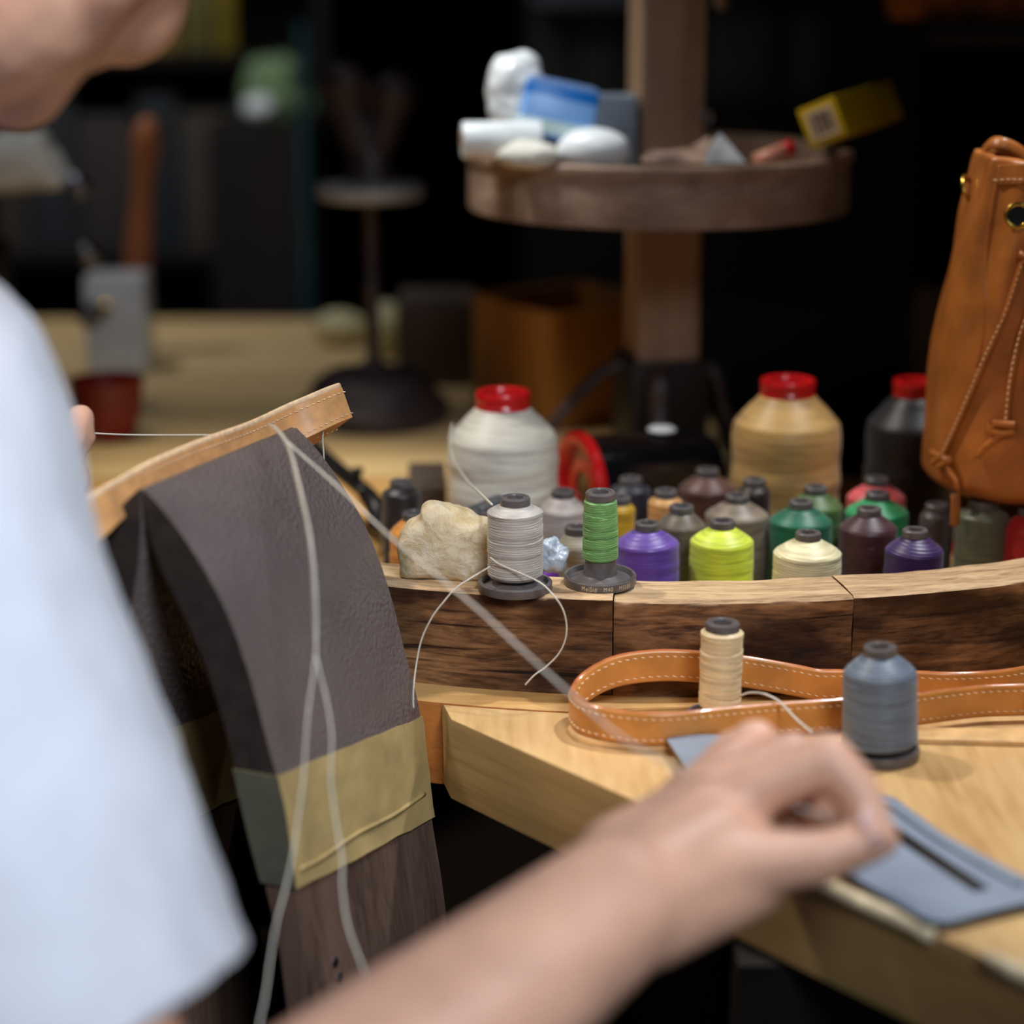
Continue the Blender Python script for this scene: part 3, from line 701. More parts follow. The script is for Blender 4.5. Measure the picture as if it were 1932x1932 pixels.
# ------------------------------------------------------------------ tan strap loop on the bench
pth = [(1990, 1322, 1.03, .785), (1932, 1326, 1.012, .785), (1860, 1318, 1.004, .786), (1784, 1304, 1.002, .788), (1726, 1293, 1.004, .790), (1650, 1280, 1.005, .792), (1578, 1266, 1.006, .793), (1500, 1249, 1.006, .794), (1402, 1232, 1.006, .794), (1317, 1223, 1.006, .7945), (1242, 1221, 1.005, .7935), (1174, 1229, 1.002, .792), (1128, 1246, .997, .791), (1094, 1271, .989, .789),
       (1080, 1297, .978, .787), (1088, 1314, .966, .786), (1105, 1326, .958, .785), (1151, 1345, .950, .785), (1219, 1357, .945, .785), (1288, 1354, .946, .785), (1356, 1343, .951, .785), (1447, 1331, .957, .785), (1583, 1323, .964, .785), (1660, 1320, .968, .785), (1728, 1314, .9715, .785), (1784, 1303, .977, .785), (1855, 1295, .983, .786), (1932, 1298, .985, .786), (2000, 1302, .987, .786)]
HB = .0162
bot = []
for (x, y, Y, _) in pth:
    tp = ony(x, y + 5, Y); bot.append(Vector((tp.x, tp.y, tp.z - HB)))
ctr = spline(bot, 7)
ctr = [Vector((c.x, c.y, max(c.z, ZB+.0030))) for c in ctr]
loopT = thing('tan_leather_strap', 'glossy tan leather strap looped on its edge around the cream spool', 'strap', (0, 0, 0))
hw = .0017
cs = [(-hw, .0012), (-hw*.6, 0), (hw*.6, 0), (hw, .0012), (hw, HB*.5), (hw, HB-.0012), (hw*.7, HB-.0002), (0, HB+.0003), (-hw*.7, HB-.0002), (-hw, HB-.0012), (-hw, HB*.5)]
vs, fs = [], []; side = []
for i, c in enumerate(ctr):
    tt = (ctr[min(i+1, len(ctr)-1)] - ctr[max(i-1, 0)]); tt.z = 0; tt.normalize(); nn = Vector((-tt.y, tt.x, 0)); side.append(nn)
    for (a, b) in cs: vs.append(c + nn*a + Vector((0, 0, b)))
k = len(cs)
for i in range(len(ctr)-1):
    for j in range(k): fs.append((i*k+j, i*k+(j+1) % k, (i+1)*k+(j+1) % k, (i+1)*k+j))
fs.append(tuple(range(k))); fs.append(tuple((len(ctr)-1)*k+j for j in range(k)))
me = mesh('strap_band', vs, fs); bm = bmesh.new(); bm.from_mesh(me); bmesh.ops.recalc_face_normals(bm, faces=bm.faces); bm.to_mesh(me); bm.free()
o = obj('strap_band', me, M_tan2, loopT, mat2=M_strapedge)
for p_ in me.polygons:
    if p_.center.z > ctr[0].z and abs(p_.normal.z) > .55: p_.material_index = 1
for sg in (1, -1):
    for zz in (.0028, HB-.0030):
        stitches('edge_stitching', [c + side[i]*sg*hw + Vector((0, 0, zz)) for i, c in enumerate(ctr)], [s_*sg for s_ in side], M_stitch, loopT, .0026, .00032, .22, .0040, .0001)
# flat pale strip the loop stands on
fo = [(1070, 1374), (1080, 1386), (1110, 1396), (1180, 1404), (1260, 1408), (1400, 1404), (1560, 1398), (1733, 1394), (1932, 1399), (2010, 1401), (2010, 1375), (1932, 1374), (1733, 1371), (1560, 1378), (1400, 1386), (1260, 1388), (1150, 1378), (1100, 1362), (1080, 1358)]
foP = [onz(x, y, ZB+.0027) for x, y in fo]
fs_ = prism('flat_leather_strip', [(p_.x, p_.y) for p_ in foP], ZB+.0003, ZB+.0027, pbr('strip_leather', (214, 172, 116), .5, var=.1, scale=80), bev=.0008); tag(fs_, 'flat pale leather strip lying under the front of the strap loop', 'leather strip')

# blue-grey leather pieces
pc = [(1257, 1392), (1300, 1388), (1365, 1386), (1398, 1440), (1440, 1500), (1400, 1530), (1330, 1500)]
pp = [onz(x, y, ZB+.0075) for x, y in pc]
bm = bmesh.new(); vv = [bm.verts.new(p_) for p_ in pp]; bm.faces.new(vv)
bmesh.ops.subdivide_edges(bm, edges=bm.edges[:], cuts=3, use_grid_fill=True)
bmesh.ops.triangulate(bm, faces=bm.faces[:])
for v in bm.verts: v.co.z = ZB + .0062 + .001*sin(v.co.x*90)
me = bpy.data.meshes.new('leather_scrap'); bm.to_mesh(me); bm.free()
o = obj('leather_scrap', me, M_bluel); md = o.modifiers.new('s', 'SOLIDIFY'); md.thickness = .0016; md.offset = 0
m2 = evalmesh(o); o.modifiers.clear(); o.data = m2; auto(o, 40); tag(o, 'pointed blue grey leather scrap between tan strap and hand', 'leather scrap')
wt = thing('leather_pouch', 'flat blue grey leather pouch with black zip on the bench corner', 'pouch', (0, 0, 0))
wo = [(1587, 1640), (1600, 1585), (1645, 1500), (1664, 1494), (1690, 1503), (1735, 1536), (1779, 1569), (1850, 1608), (1932, 1650), (1990, 1680), (1975, 1700), (1932, 1702), (1850, 1722), (1800, 1736), (1775, 1739), (1744, 1732), (1674, 1690)]
wz = ZB + .005
wp = [onz(x, y, wz) for x, y in wo]
o = prism('pouch_body', [(p_.x, p_.y) for p_ in wp], ZB+.0006, wz, M_bluel, wt, bev=.0018, mat_side=M_jawd)
za, zb_ = onz(1676, 1563, wz), onz(1852, 1680, wz); dz = (zb_-za).normalized(); nz_ = Vector((-dz.y, dz.x, 0)); hwz = .0036
def rect(a, b, hw_): return [(a+nz_*hw_).to_tuple()[:2], (a-nz_*hw_).to_tuple()[:2], (b-nz_*hw_).to_tuple()[:2], (b+nz_*hw_).to_tuple()[:2]]
prism('zip_tape', rect(za, zb_, hwz), wz-.0006, wz+.0007, M_jawd, wt, bev=.0003)
parts = []
L = (zb_-za).length
for i in range(int(L/.0016)):
    for sg in (1, -1):
        c = za + dz*(.001 + i*.0016 + (0 if sg > 0 else .0008)) + nz_*sg*.0005 + Vector((0, 0, .0011))
        b_ = bm_box((.0008, .0018, .0008), 0); bmesh.ops.transform(b_, matrix=Matrix.Translation(c) @ Matrix.Rotation(math.atan2(dz.y, dz.x), 4, 'Z'), verts=b_.verts)
        parts.append(([v.co.copy() for v in b_.verts], [tuple(v.index for v in f.verts) for f in b_.faces])); b_.free()
tag(joined('zip_teeth', parts, M_black, wt, False), kind='stuff')
rl = [onz(x, y, wz+.002) for x, y in [(1664, 1506), (1692, 1520), (1735, 1552), (1780, 1582), (1850, 1622), (1925, 1662)]]
tube('rolled_edge', [p_ + Vector((0, 0, -.0012)) for p_ in rl], .0024, M_bluel, wt, 12, 8, .8)

# ------------------------------------------------------------------ bucket bag
bagT = thing('bucket_bag', 'tan leather drawstring bucket bag with gold eyelet and knotted cords', 'bag', (0, 0, 0))
BZ = ZB + .0648; BY = 1.205
sil = [(1762, 938), (1742, 905), (1744, 850), (1750, 780), (1757, 700), (1765, 640), (1783, 560), (1803, 480), (1822, 400), (1838, 340), (1848, 300), (1856, 285)]
cxp = ony(2010, 700, BY).x
zs_, as_ = [], []
for (x, y) in sil: p_ = ony(x, y, BY); zs_.append(p_.z); as_.append(cxp - p_.x)
zmin = BZ; zmax = ony(1860, 285, BY).z
def a_at(z):
    if z <= zs_[0]: return as_[0]
    for i in range(len(zs_)-1):
        if zs_[i] <= z <= zs_[i+1]: s = (z-zs_[i])/(zs_[i+1]-zs_[i]); return as_[i] + (as_[i+1]-as_[i])*s
    return as_[-1]
vs, fs = [], []; nz2, sg2 = 70, 180
for i in range(nz2+1):
    tt = i/nz2; z = zmin + (zmax-zmin)*tt; a = a_at(z)
    if tt < .05: a -= .010*(1-tt/.05)**2
    bdep = .062 - .020*tt - (.008*(1-tt/.05)**2 if tt < .05 else 0)
    for j in range(sg2):
        th = 2*pi*j/sg2; cx_, sy_ = cos(th), sin(th)
        n_ = 2.6 - .4*tt; rx = abs(cx_)**(2/n_)*(1 if cx_ > 0 else -1)*a; ry = abs(sy_)**(2/n_)*(1 if sy_ > 0 else -1)*bdep
        amp = .0024*tt**1.2
        f = amp*(cos(9*th + 1.2*sin(3*z*20)) + .5*cos(17*th + 2)) if abs(cx_) < .97 else 0
        wr = .0012*noise.fractal(Vector((rx*14, ry*14, z*9)), 1, 2, 3)
        # diagonal side gusset crease on the left
        ln = sqrt(rx*rx+ry*ry) + 1e-6; rx += rx/ln*(f+wr); ry += ry/ln*(f+wr)
        cr_ = math.exp(-((rx + a*.70 - .0*(tt))**2)/(2*.006**2))*(.0035 if ry < 0 else 0)*min(1, tt*2.2)
        top_dip = .006*(1-abs(cx_))*(1 if i == nz2 else i/nz2)**12
        vs.append((cxp + rx, BY + ry + -cr_*.8, z - top_dip))
for i in range(nz2):
    for j in range(sg2): fs.append((i*sg2+j, i*sg2+(j+1) % sg2, (i+1)*sg2+(j+1) % sg2, (i+1)*sg2+j))
fs.append(tuple(reversed(range(sg2))))
me = mesh('bag_body', vs, fs); body = obj('bag_body', me, M_tan, bagT)
md = body.modifiers.new('s', 'SOLIDIFY'); md.thickness = .002; md.offset = -1
m2 = evalmesh(body); body.modifiers.clear(); body.data = m2; m2.polygons.foreach_set('use_smooth', [True]*len(m2.polygons)); m2.update()
btree = bvh(body)
def on_bag(pts, lift=.001):
    r_ = []
    for (x, y) in pts:
        l_, n_ = hit(btree, x, y, lift)
        if l_ is not None: r_.append((l_, n_))
    return r_
def bagline(pts, lift): return [p_ for p_, n_ in on_bag(pts, lift)]
def dense(pts, k=6): return [(v.x, v.y) for v in spline([Vector((x, y, 0)) for x, y in pts], k)]
# front hem panel
hem = dense([(1886, 312), (1910, 311), (1950, 311), (2000, 312)], 8); hem2 = dense([(1879, 348), (1910, 346), (1950, 346), (2000, 347)], 8)
A_ = bagline(hem, .0006); B_ = bagline(hem2, .0006)
if len(A_) == len(B_) and len(A_) > 3: sheet('hem_panel', A_, B_, Vector((0, -.0014, 0)), M_tan, bagT, 2)
st = on_bag(dense([(1880, 340), (1910, 339), (1950, 339), (2000, 340)], 10), .0022)
stitches('hem_stitching', [a for a, b in st], [b for a, b in st], M_stitch, bagT, .0024, .0003, .1, .0038)
seam = bagline(dense([(1887, 312), (1880, 350), (1873, 390), (1864, 450), (1859, 520), (1858, 580), (1853, 640), (1842, 690)], 8), -.0004)
tube('side_seam', seam, .0013, M_strapedge if False else M_tan, bagT, 8, 1)
# eyelet
l_, n_ = hit(btree, 1921, 407, .001)
def ring_prof(R_, r_, n=14): return [(R_ + r_*cos(2*pi*i/n), r_*.7*sin(2*pi*i/n)) for i in range(n)]
ey = lathe('eyelet', ring_prof(.0062, .0012), M_brass, bagT, 40, closed=True); ey.location = l_; ey.rotation_euler = (n_*.5 + Vector((-.1, -.9, .1))).to_track_quat('Z', 'Y').to_euler()
hole = lathe('eyelet_hole', [(.0001, .0004), (.0054, .0004), (.0056, -.0006)], M_black, bagT, 32); hole.location = l_; hole.rotation_euler = ey.rotation_euler
# cords
def cord(pts, name='drawstring'):
    c = on_bag(dense(pts, 8), .0016); P_ = [a for a, b in c]; N_ = [b for a, b in c]
    tube(name, P_, .0021, M_tan, bagT, 10, 1, .7)
    stitches('cord_stitching', [a + b*.0013 for a, b in c], N_, M_stitch, bagT, .0024, .0005, .35, .0034, .0003)
    return P_
cord([(1940, 470), (1926, 500), (1912, 540), (1893, 600), (1868, 660), (1843, 720), (1822, 770), (1800, 820), (1787, 850)])
cord([(1946, 560), (1934, 600), (1922, 640), (1912, 690), (1904, 740), (1898, 800)])
sl = bagline(dense([(1922, 478), (1940, 486), (1965, 500)], 6), .0025); tube('cord_keeper', sl, .0045, M_tan, bagT, 12, 1, .5)
def knot(loops, tail):
    for lp in loops: tube('knot', bagline(dense(lp, 6), .0035), .0021, M_tan, bagT, 10, 1)
    tp = bagline(dense(tail, 6), .0025); tube('cord_tail', tp, [.0017]*(len(tp)-1) + [.0006], M_tan, bagT, 10, 1)
knot([[(1768, 853), (1782, 860), (1803, 872)], [(1772, 872), (1784, 862), (1790, 854)], [(1780, 880), (1792, 872), (1802, 864)]], [(1791, 872), (1800, 892), (1809, 905), (1813, 922)])
knot([[(1876, 797), (1895, 799), (1915, 800)], [(1872, 812), (1892, 816), (1914, 812)], [(1874, 800), (1871, 808), (1874, 815)]], [(1888, 818), (1872, 832), (1858, 845), (1846, 862)])
# strap loop at the mouth, ring at the side
tube('handle_strap', [ony(1852, 345, 1.215), ony(1850, 310, 1.215), ony(1856, 285, 1.212), ony(1872, 270, 1.205), ony(1890, 272, 1.20), ony(1915, 282, 1.20), ony(1945, 305, 1.20), ony(1975, 330, 1.19)], .0042, M_tan, bagT, 12, 8, .35)
d1 = lathe('d_ring', ring_prof(.0085, .0016), M_brass, bagT, 36, closed=True); d1.location = ony(1829, 360, 1.212); d1.rotation_euler = (radians(66), 0, radians(62))
tube('ring_tab', [ony(1846, 345, 1.232), ony(1834, 372, 1.236), ony(1826, 385, 1.236), ony(1836, 396, 1.232), ony(1846, 402, 1.228)], .0036, M_tan, bagT, 10, 6, .5)
tube('hanging_tag', [ony(1802, 932, 1.150), ony(1803, 955, 1.1485), ony(1801, 992, 1.148)], .0030, M_tan, bagT, 8, 4, .3)

# ------------------------------------------------------------------ loose threads
def thread(label, pts, r=.00042, name='loose_thread', k=10, group=None):
    o = tube(name, pts, r, M_line, None, 6, k); tag(o, label, 'thread', group); return o
thread('thin cream thread curling down left from the grey spool', [ony(925, 1069, 1.027), ony(893, 1088, 1.014), ony(860, 1110, 1.010), ony(835, 1138, 1.008), ony(815, 1165, 1.008), ony(796, 1205, 1.009), ony(786, 1250, 1.008), ony(780, 1300, 1.000), ony(780, 1336, .996)])
thread('thin cream thread end curling down right from the grey spool', [ony(925, 1052, 1.026), ony(945, 1066, 1.022), ony(985, 1083, 1.018), ony(1020, 1100, 1.012), ony(1045, 1124, 1.006), ony(1062, 1150, 1.005), ony(1069, 1180, 1.006), ony(1066, 1208, 1.006), ony(1053, 1235, 1.006), ony(1030, 1258, 1.006), ony(1008, 1274, 1.006), ony(991, 1292, 1.006)])
thread('cream thread end trailing from the narrow cream spool to the hand', [ony(1398, 1312, .975), ony(1415, 1307, .972), ony(1440, 1309, .965), ony(1468, 1322, .955), ony(1488, 1342, .945), ony(1508, 1362, .935), ony(1532, 1382, .925)], .0006)
thread('pale thread drooping from the large white cone', [ony(853, 800, 1.21), ony(849, 835, 1.195), ony(856, 868, 1.18), ony(880, 905, 1.14), ony(905, 930, 1.09), ony(928, 952, 1.045)], .0007)
thread('short double thread hanging under the clamped strap end', [ony(610, 812, 1.062), ony(609, 830, 1.063), ony(611, 862, 1.063), ony(610, 886, 1.064)], .00045)
tr = .00044
thread('straight thread pulled left from the strap to the left hand', [P(168, 817, 1.075), P(230, 820, 1.07), P(300, 821, 1.063), P(390, 821, 1.05), P(440, 822, 1.035)], .00045)
thread('white working thread hanging over the clam to the right', [P(508, 801, 1.005), P(528, 818, .985), P(545, 850, .965), P(562, 915, .95), P(580, 1000, .935), P(590, 1090, .925), P(593, 1180, .92), P(598, 1245, .915), P(616, 1320, .91), P(626, 1390, .905), P(624, 1470, .90), P(634, 1550, .895), P(645, 1620, .89), P(646, 1680, .885), P(656, 1745, .88), P(675, 1800, .875), P(697, 1860, .87), P(720, 1930, .86)], tr)
thread('white working thread hanging over the clam to the left', [P(514, 801, 1.000), P(534, 822, .98), P(549, 852, .96), P(566, 917, .945), P(584, 1000, .93), P(594, 1090, .92), P(597, 1180, .915), P(594, 1250, .91), P(583, 1330, .905), P(577, 1400, .90), P(572, 1470, .895), P(560, 1560, .89), P(550, 1625, .885), P(535, 1690, .88), P(522, 1740, .875), P(510, 1810, .87), P(502, 1870, .865), P(488, 1940, .86)], tr)
thread('thread running down from the strap to the pinching hand', [P(516, 802, 1.00), P(545, 836, .985), P(600, 885, .965), P(650, 930, .95), P(720, 998, .935), P(800, 1066, .92), P(900, 1148, .90), P(1000, 1240, .885), P(1080, 1312, .87), P(1180, 1396, .855), P(1300, 1460, .835), P(1420, 1500, .82), P(1560, 1540, .81), P(1650, 1572, .80)], .00055)

# ------------------------------------------------------------------ person
def P3(x, y, D): return P(x, y, D)
S = P(-190, 850, .80); EL = P(235, 2440, .685); WR = P(1165, 1705, .775)
person = thing('person', 'person in a white T-shirt pinching thread over the clam', 'person', (-.50, .98, 0))
person.location = (0, 0, 0)
parts = []
def cap(a, ra, b, rb): parts.append(capsule_data(a, ra, b, rb))
# right arm
mid = EL.lerp(WR, .38)
cap(S, .050, S.lerp(EL, .5), .044); cap(S.lerp(EL, .5), .044, EL, .038); cap(EL, .038, mid, .040); cap(mid, .040, EL.lerp(WR, .75), .032); cap(EL.lerp(WR, .75), .032, WR, .0265)
# right hand
kn = [P(1345, 1528, .815), P(1325, 1510, .835), P(1306, 1505, .852), P(1292, 1515, .866)]      # index .. little knuckles
for i, kq in enumerate(kn):
    basep = WR.lerp(kq, .15) + Vector((0, .006*i, 0)); cap(basep, .021, kq, .0125 - .0008*i)
for a, b in zip(kn, kn[1:]): cap(a, .0125, b, .0115)
for a in kn[:3]: cap(a.lerp(WR, .25), .015, a.lerp(WR, .6), .018)
def finger(pts, rs):
    for i in range(len(pts)-1): cap(pts[i], rs[i], pts[i+1], rs[i+1])
finger([kn[0], P(1560, 1432, .812), P(1618, 1496, .805), P(1650, 1564, .798)], [.0120, .0105, .0092, .0074])
finger([kn[1], P(1495, 1425, .845), P(1568, 1492, .848), P(1548, 1560, .836)], [.0118, .0100, .0092, .0078])
finger([kn[2], P(1425, 1398, .868), P(1492, 1462, .875), P(1480, 1545, .862)], [.011, .0094, .0086, .0072])
finger([kn[3], P(1388, 1408, .885), P(1435, 1468, .890), P(1428, 1532, .880)], [.0098, .0080, .0074, .0062])
cap(P(1330, 1570, .825), .014, P(1440, 1550, .85), .015)
cap(P(1215, 1728, .778), .021, P(1400, 1655, .80), .0175); cap(P(1280, 1640, .79), .02, P(1400, 1600, .805), .014)
finger([P(1215, 1700, .775), P(1362, 1632, .790), P(1530, 1622, .795), P(1664, 1584, .796)], [.018, .0138, .0108, .0072])
cap(P(1250, 1650, .785), .019, P(1350, 1580, .80), .015)
cap(P(1300, 1560, .81), .014, P(1370, 1590, .80), .012)
# torso, neck, left arm
NB = Vector((-.385, .93, 1.045)); CH = Vector((-.44, .96, .88)); HP = Vector((-.50, .98, .55)); SL = Vector((-.43, 1.13, .94))
cap(NB, .05, CH, .11); cap(CH, .12, Vector((-.47, .97, .72)), .11); cap(Vector((-.47, .97, .72)), .11, HP, .13)
cap(S + Vector((-.04, .03, .0)), .05, NB + Vector((0, 0, -.07)), .07); cap(SL, .05, NB + Vector((0, 0, -.07)), .07)
EL2 = Vector((-.46, 1.26, .70)); LH = P(152, 790, 1.04); WR2 = LH + Vector((-.065, .005, -.055))
cap(SL, .05, EL2, .038); cap(EL2, .038, EL2.lerp(WR2, .4), .037); cap(EL2.lerp(WR2, .4), .037, WR2, .026)
# left hand pinching a thread
pl = WR2.lerp(LH, .45)
for i in range(4):
    kq = pl + Vector((.010 - .004*i, .012*(i-1.5), .018 - .004*i)); cap(WR2, .020, kq, .0115)
    cap(kq, .0105, kq + Vector((.022 - .004*i, 0, .006)), .009); 
    cap(kq + Vector((.022 - .004*i, 0, .006)), .009, (LH if i == 0 else kq + Vector((.034 - .007*i, 0, -.014))), .0075)
cap(WR2 + Vector((.01, -.012, .01)), .016, pl + Vector((.02, -.014, .004)), .012); cap(pl + Vector((.02, -.014, .004)), .012, LH + Vector((0, -.004, -.008)), .008)
# thighs and lower legs
for yy, ky in ((.86, .80), (1.10, 1.16)):
    kn_ = Vector((-.10, ky, .47)) if yy < 1 else Vector((-.14, ky, .47))
    cap(Vector((-.50, yy, .53)), .09, kn_, .062); cap(kn_, .062, Vector((kn_.x-.03, ky, .10)), .042); cap(Vector((kn_.x-.04, ky, .04)), .035, Vector((kn_.x+.12, ky, .03)), .028)
# head
CHIN = P(-8, 250, .86); th0 = radians(40); yw = radians(72); fx = Vector((cos(th0)*cos(yw), cos(th0)*sin(yw), -sin(th0))); uz = Vector((sin(th0)*cos(yw), sin(th0)*sin(yw), cos(th0))); ry_ = Vector((-sin(yw), cos(yw), 0))
HR = Matrix.Rotation(radians(20), 3, 'Y') @ Matrix((fx, ry_, uz)).transposed()
def hl(x, y, z): return CHIN + HR @ Vector((x, y, z))
def ell(c, r): parts.append(ell_data(hl(*c), r, HR))
ell((-.088, 0, .135), (.098, .076, .098)); ell((-.050, 0, .072), (.050, .056, .072)); ell((-.013, 0, .012), (.016, .022, .014))
for s_ in (1, -1):
    parts.append(capsule_data(hl(-.018, .012*s_, .013), .014, hl(-.085, .047*s_, .034), .017)); parts.append(capsule_data(hl(-.085, .047*s_, .034), .017, hl(-.092, .058*s_, .085), .018))
    ell((-.034, .030*s_, .062), (.030, .024, .028)); ell((-.096, .078*s_, .095), (.018, .008, .030)); ell((-.016, .034*s_, .120), (.012, .020, .008)); 
parts.append(capsule_data(hl(-.010, 0, .108), .008, hl(.010, 0, .072), .0115)); ell((.004, 0, .068), (.011, .016, .009))
ell((-.006, 0, .045), (.011, .022, .0065)); ell((-.007, 0, .036), (.0115, .020, .0072))
parts.append(capsule_data(hl(-.070, 0, .030), .050, CHIN + Vector((-.09, .02, .035)), .055)); parts.append(capsule_data(CHIN + Vector((-.09, .02, .035)), .055, NB, .062)); parts.append(capsule_data(CHIN + Vector((-.035, .01, .016)), .020, CHIN + Vector((-.08, .01, .018)), .034))
body_p = fuse('body', parts, .0026, 5, M_skin, person)
for s_ in (1, -1):
    e_ = blob('eye', hl(-.0155, .031*s_, .104), (.0118,)*3, pbr('eye_white', (230, 226, 220), .2, var=.02), person, amp=0, sub=3)
# nails on the right hand
for (c, d) in ((P(1640, 1548, .792), (.3, -.6, .5)), (P(1655, 1590, .7885), (.2, -.8, -.2))):
    o = blob('fingernail', c, (.0052, .0044, .0009), pbr('nail', (232, 188, 176), .25, var=.02), person, amp=0, sub=2); o.rotation_euler = Vector(d).to_track_quat('Z', 'X').to_euler()
# hair cap
hp = [ell_data(hl(-.100, 0, .160), (.100, .084, .092), HR), ell_data(hl(-.128, 0, .115), (.068, .080, .085), HR)]
fuse('hair', hp, .004, 3, M_hair, person)
# shirt
sp = []
def scap(a, ra, b, rb): sp.append(capsule_data(a, ra, b, rb, 28))
A1, A2, A3 = P(-200, 815, .80), P(-155, 1115, .785), P(150, 2040, .740)
scap(A1, .065, A2, .067); scap(A2, .067, A3, .071)
scap(NB + Vector((0, 0, -.02)), .065, CH, .145); scap(CH, .15, Vector((-.475, .97, .70)), .15); scap(Vector((-.475, .97, .70)), .15, HP + Vector((0, 0, -.10)), .16)
scap(A1 + Vector((-.03, .04, -.005)), .060, NB + Vector((-.01, 0, -.09)), .080); scap(SL + Vector((-.05, 0, -.02)), .064, NB + Vector((-.01, 0, -.09)), .080)
B3 = SL.lerp(EL2, .95); scap(SL, .066, B3, .072)
sh = fuse('tshirt', sp, .006, 6, M_shirt, person)
bm = bmesh.new(); bm.from_mesh(sh.data)
ad = (A3 - A2).normalized(); HM = P(135, 1925, .75)
hn = (Vector((.44, 0, 0)) + Vector((0, sin(PITCH), cos(PITCH)))*(-.9)).normalized()
dele = []
hc_ = P(170, 1930, .748)
bd = (B3-SL).normalized(); hb = SL.lerp(EL2, .72)
def side_r(co): return (co - hc_).dot(hn)
for v in bm.verts:
    co = v.co; f = .0045*noise.fractal(co*Vector((14, 14, 9)).length*.6 if False else Vector((co.x*22, co.y*22, co.z*14)), 1, 2, 3); v.co = co + v.normal*f
bmesh.ops.bisect_plane(bm, geom=[g for g in bm.verts[:]+bm.edges[:]+bm.faces[:]], plane_co=hc_, plane_no=hn) if False else None
def cut(cond_center, co_, no_, rad):
    geom_f = [f for f in bm.faces if (f.calc_center_median()-cond_center).length < rad]
    es = {e for f in geom_f for e in f.edges}; vs_ = {v for f in geom_f for v in f.verts}
    bmesh.ops.bisect_plane(bm, geom=geom_f + list(es) + list(vs_), plane_co=co_, plane_no=no_, clear_outer=False)
    d_ = [f for f in bm.faces if (f.calc_center_median()-cond_center).length < rad and (f.calc_center_median()-co_).dot(no_) > 1e-5]
    bmesh.ops.delete(bm, geom=d_, context='FACES')
cut(A3, hc_, hn, .16)
cut(B3, hb, bd, .13)
cut(HP + Vector((0, 0, -.25)), Vector((0, 0, .52)), Vector((0, 0, -1)), .4)
nd = (CHIN + Vector((-.10, 0, 0)) - NB).normalized(); cut(NB + nd*.06, NB + nd*.012, nd, .09)
bm.to_mesh(sh.data); bm.free()
sh.data.polygons.foreach_set('use_smooth', [True]*len(sh.data.polygons))
md = sh.modifiers.new('s', 'SOLIDIFY'); md.thickness = .0022; md.offset = 1
m2 = evalmesh(sh); sh.modifiers.clear(); sh.data = m2
# trousers
tp = []
for yy, ky, kx in ((.86, .80, -.10), (1.10, 1.16, -.14)):
    a, b = Vector((-.50, yy, .53)), Vector((kx, ky, .47)); tp += [capsule_data(a, .105, b, .072), capsule_data(b, .072, Vector((kx-.03, ky, .12)), .058)]
tp.append(capsule_data(Vector((-.50, .86, .55)), .115, Vector((-.50, 1.10, .55)), .115))
fuse('trousers', tp, .008, 4, M_trou, person)
for ky, kx in ((.80, -.10), (1.16, -.14)):
    fuse('shoe', [capsule_data(Vector((kx-.05, ky, .045)), .044, Vector((kx+.13, ky, .034)), .034), capsule_data(Vector((kx-.04, ky, .08)), .045, Vector((kx-.03, ky, .11)), .045)], .006, 3, M_black, person)
tS = thing('stool', 'round wooden stool under the seated person', 'stool', (-.52, .98, 0))
lathe('seat', [(.001, .40), (.16, .40), (.17, .405), (.17, .425), (.16, .432), (.001, .432)], M_walnut, tS, 48)
for a in range(4):
    tube('leg', [(.12*cos(a*pi/2+.7), .12*sin(a*pi/2+.7), .40), (.16*cos(a*pi/2+.7), .16*sin(a*pi/2+.7), 0)], .016, M_walnut, tS, 12, 1)
# slatted rack low on the left
tR = thing('slatted_rack', 'pale wooden slatted rack low behind the clam', 'rack', (0, 0, 0))
for (x0, x1) in ((118, 236), (284, 342), (400, 470)):
    a, b = ony(x0, 1900, 1.36), ony(x1, 1900, 1.36); wd = b.x-a.x
    box('slat', ((a.x+b.x)/2, 1.36, .28), (wd, .018, .52), M_veg, tR, rot=(0, radians(-4), 0), bev=.002)
box('rail', (-.27, 1.38, .50), (.36, .018, .04), M_dkwood, tR, bev=.002); box('rail', (-.27, 1.38, .06), (.36, .018, .04), M_dkwood, tR, bev=.002)

# ------------------------------------------------------------------ pillar with round tray
PX, PY = .1045, 1.477
pT = thing('wooden_pillar', 'square wooden pillar rising through the round tray', 'pillar', (PX, PY, ZB))
box('post', (0, 0, .36), (.044, .044, .72), M_pillar, pT, rot=(0, 0, .18), bev=.002)
def bracket(pts, r0, r1, nm='foot_bracket'): return tube(nm, pts, [r0, r1], M_iron, pT, 12, 8, .55)
for an in (radians(188), radians(-20), radians(66), radians(265)):
    c_, s_ = cos(an), sin(an)
    Lr = .085 if an < radians(200) and an > 3 else .06
    bracket([(.018*c_, .018*s_, .085), (.04*c_, .04*s_, .078), (Lr*.8*c_, Lr*.8*s_, .052), (Lr*1.15*c_, Lr*1.15*s_, .010)], .009, .006)
box('foot_block', (0, 0, .045), (.056, .056, .088), M_dkwood, pT, rot=(0, 0, .18), bev=.002)
o = lathe('screw_eye', ring_prof(.004, .0012), M_steel, pT, 24, closed=True); o.location = (.0265, -.02, .255); o.rotation_euler = (pi/2, 0, .4)
tT = thing('round_wooden_tray', 'round weathered tray fixed around the pillar and heaped with odds and ends', 'tray', (.1004, PY, .973))
lathe('rim', [(.1235, .0), (.130, .0), (.1305, .002), (.1303, .030), (.1315, .031), (.1325, .034), (.1325, .038), (.1300, .0395), (.1240, .0395), (.1235, .038)], M_tray, tT, 96, closed=True, ang=30)
TF = .973 + .0140
lathe('tray_floor', [(.034, .006), (.1238, .006), (.1238, .013), (.034, .013)], M_tray, tT, 64, closed=True)
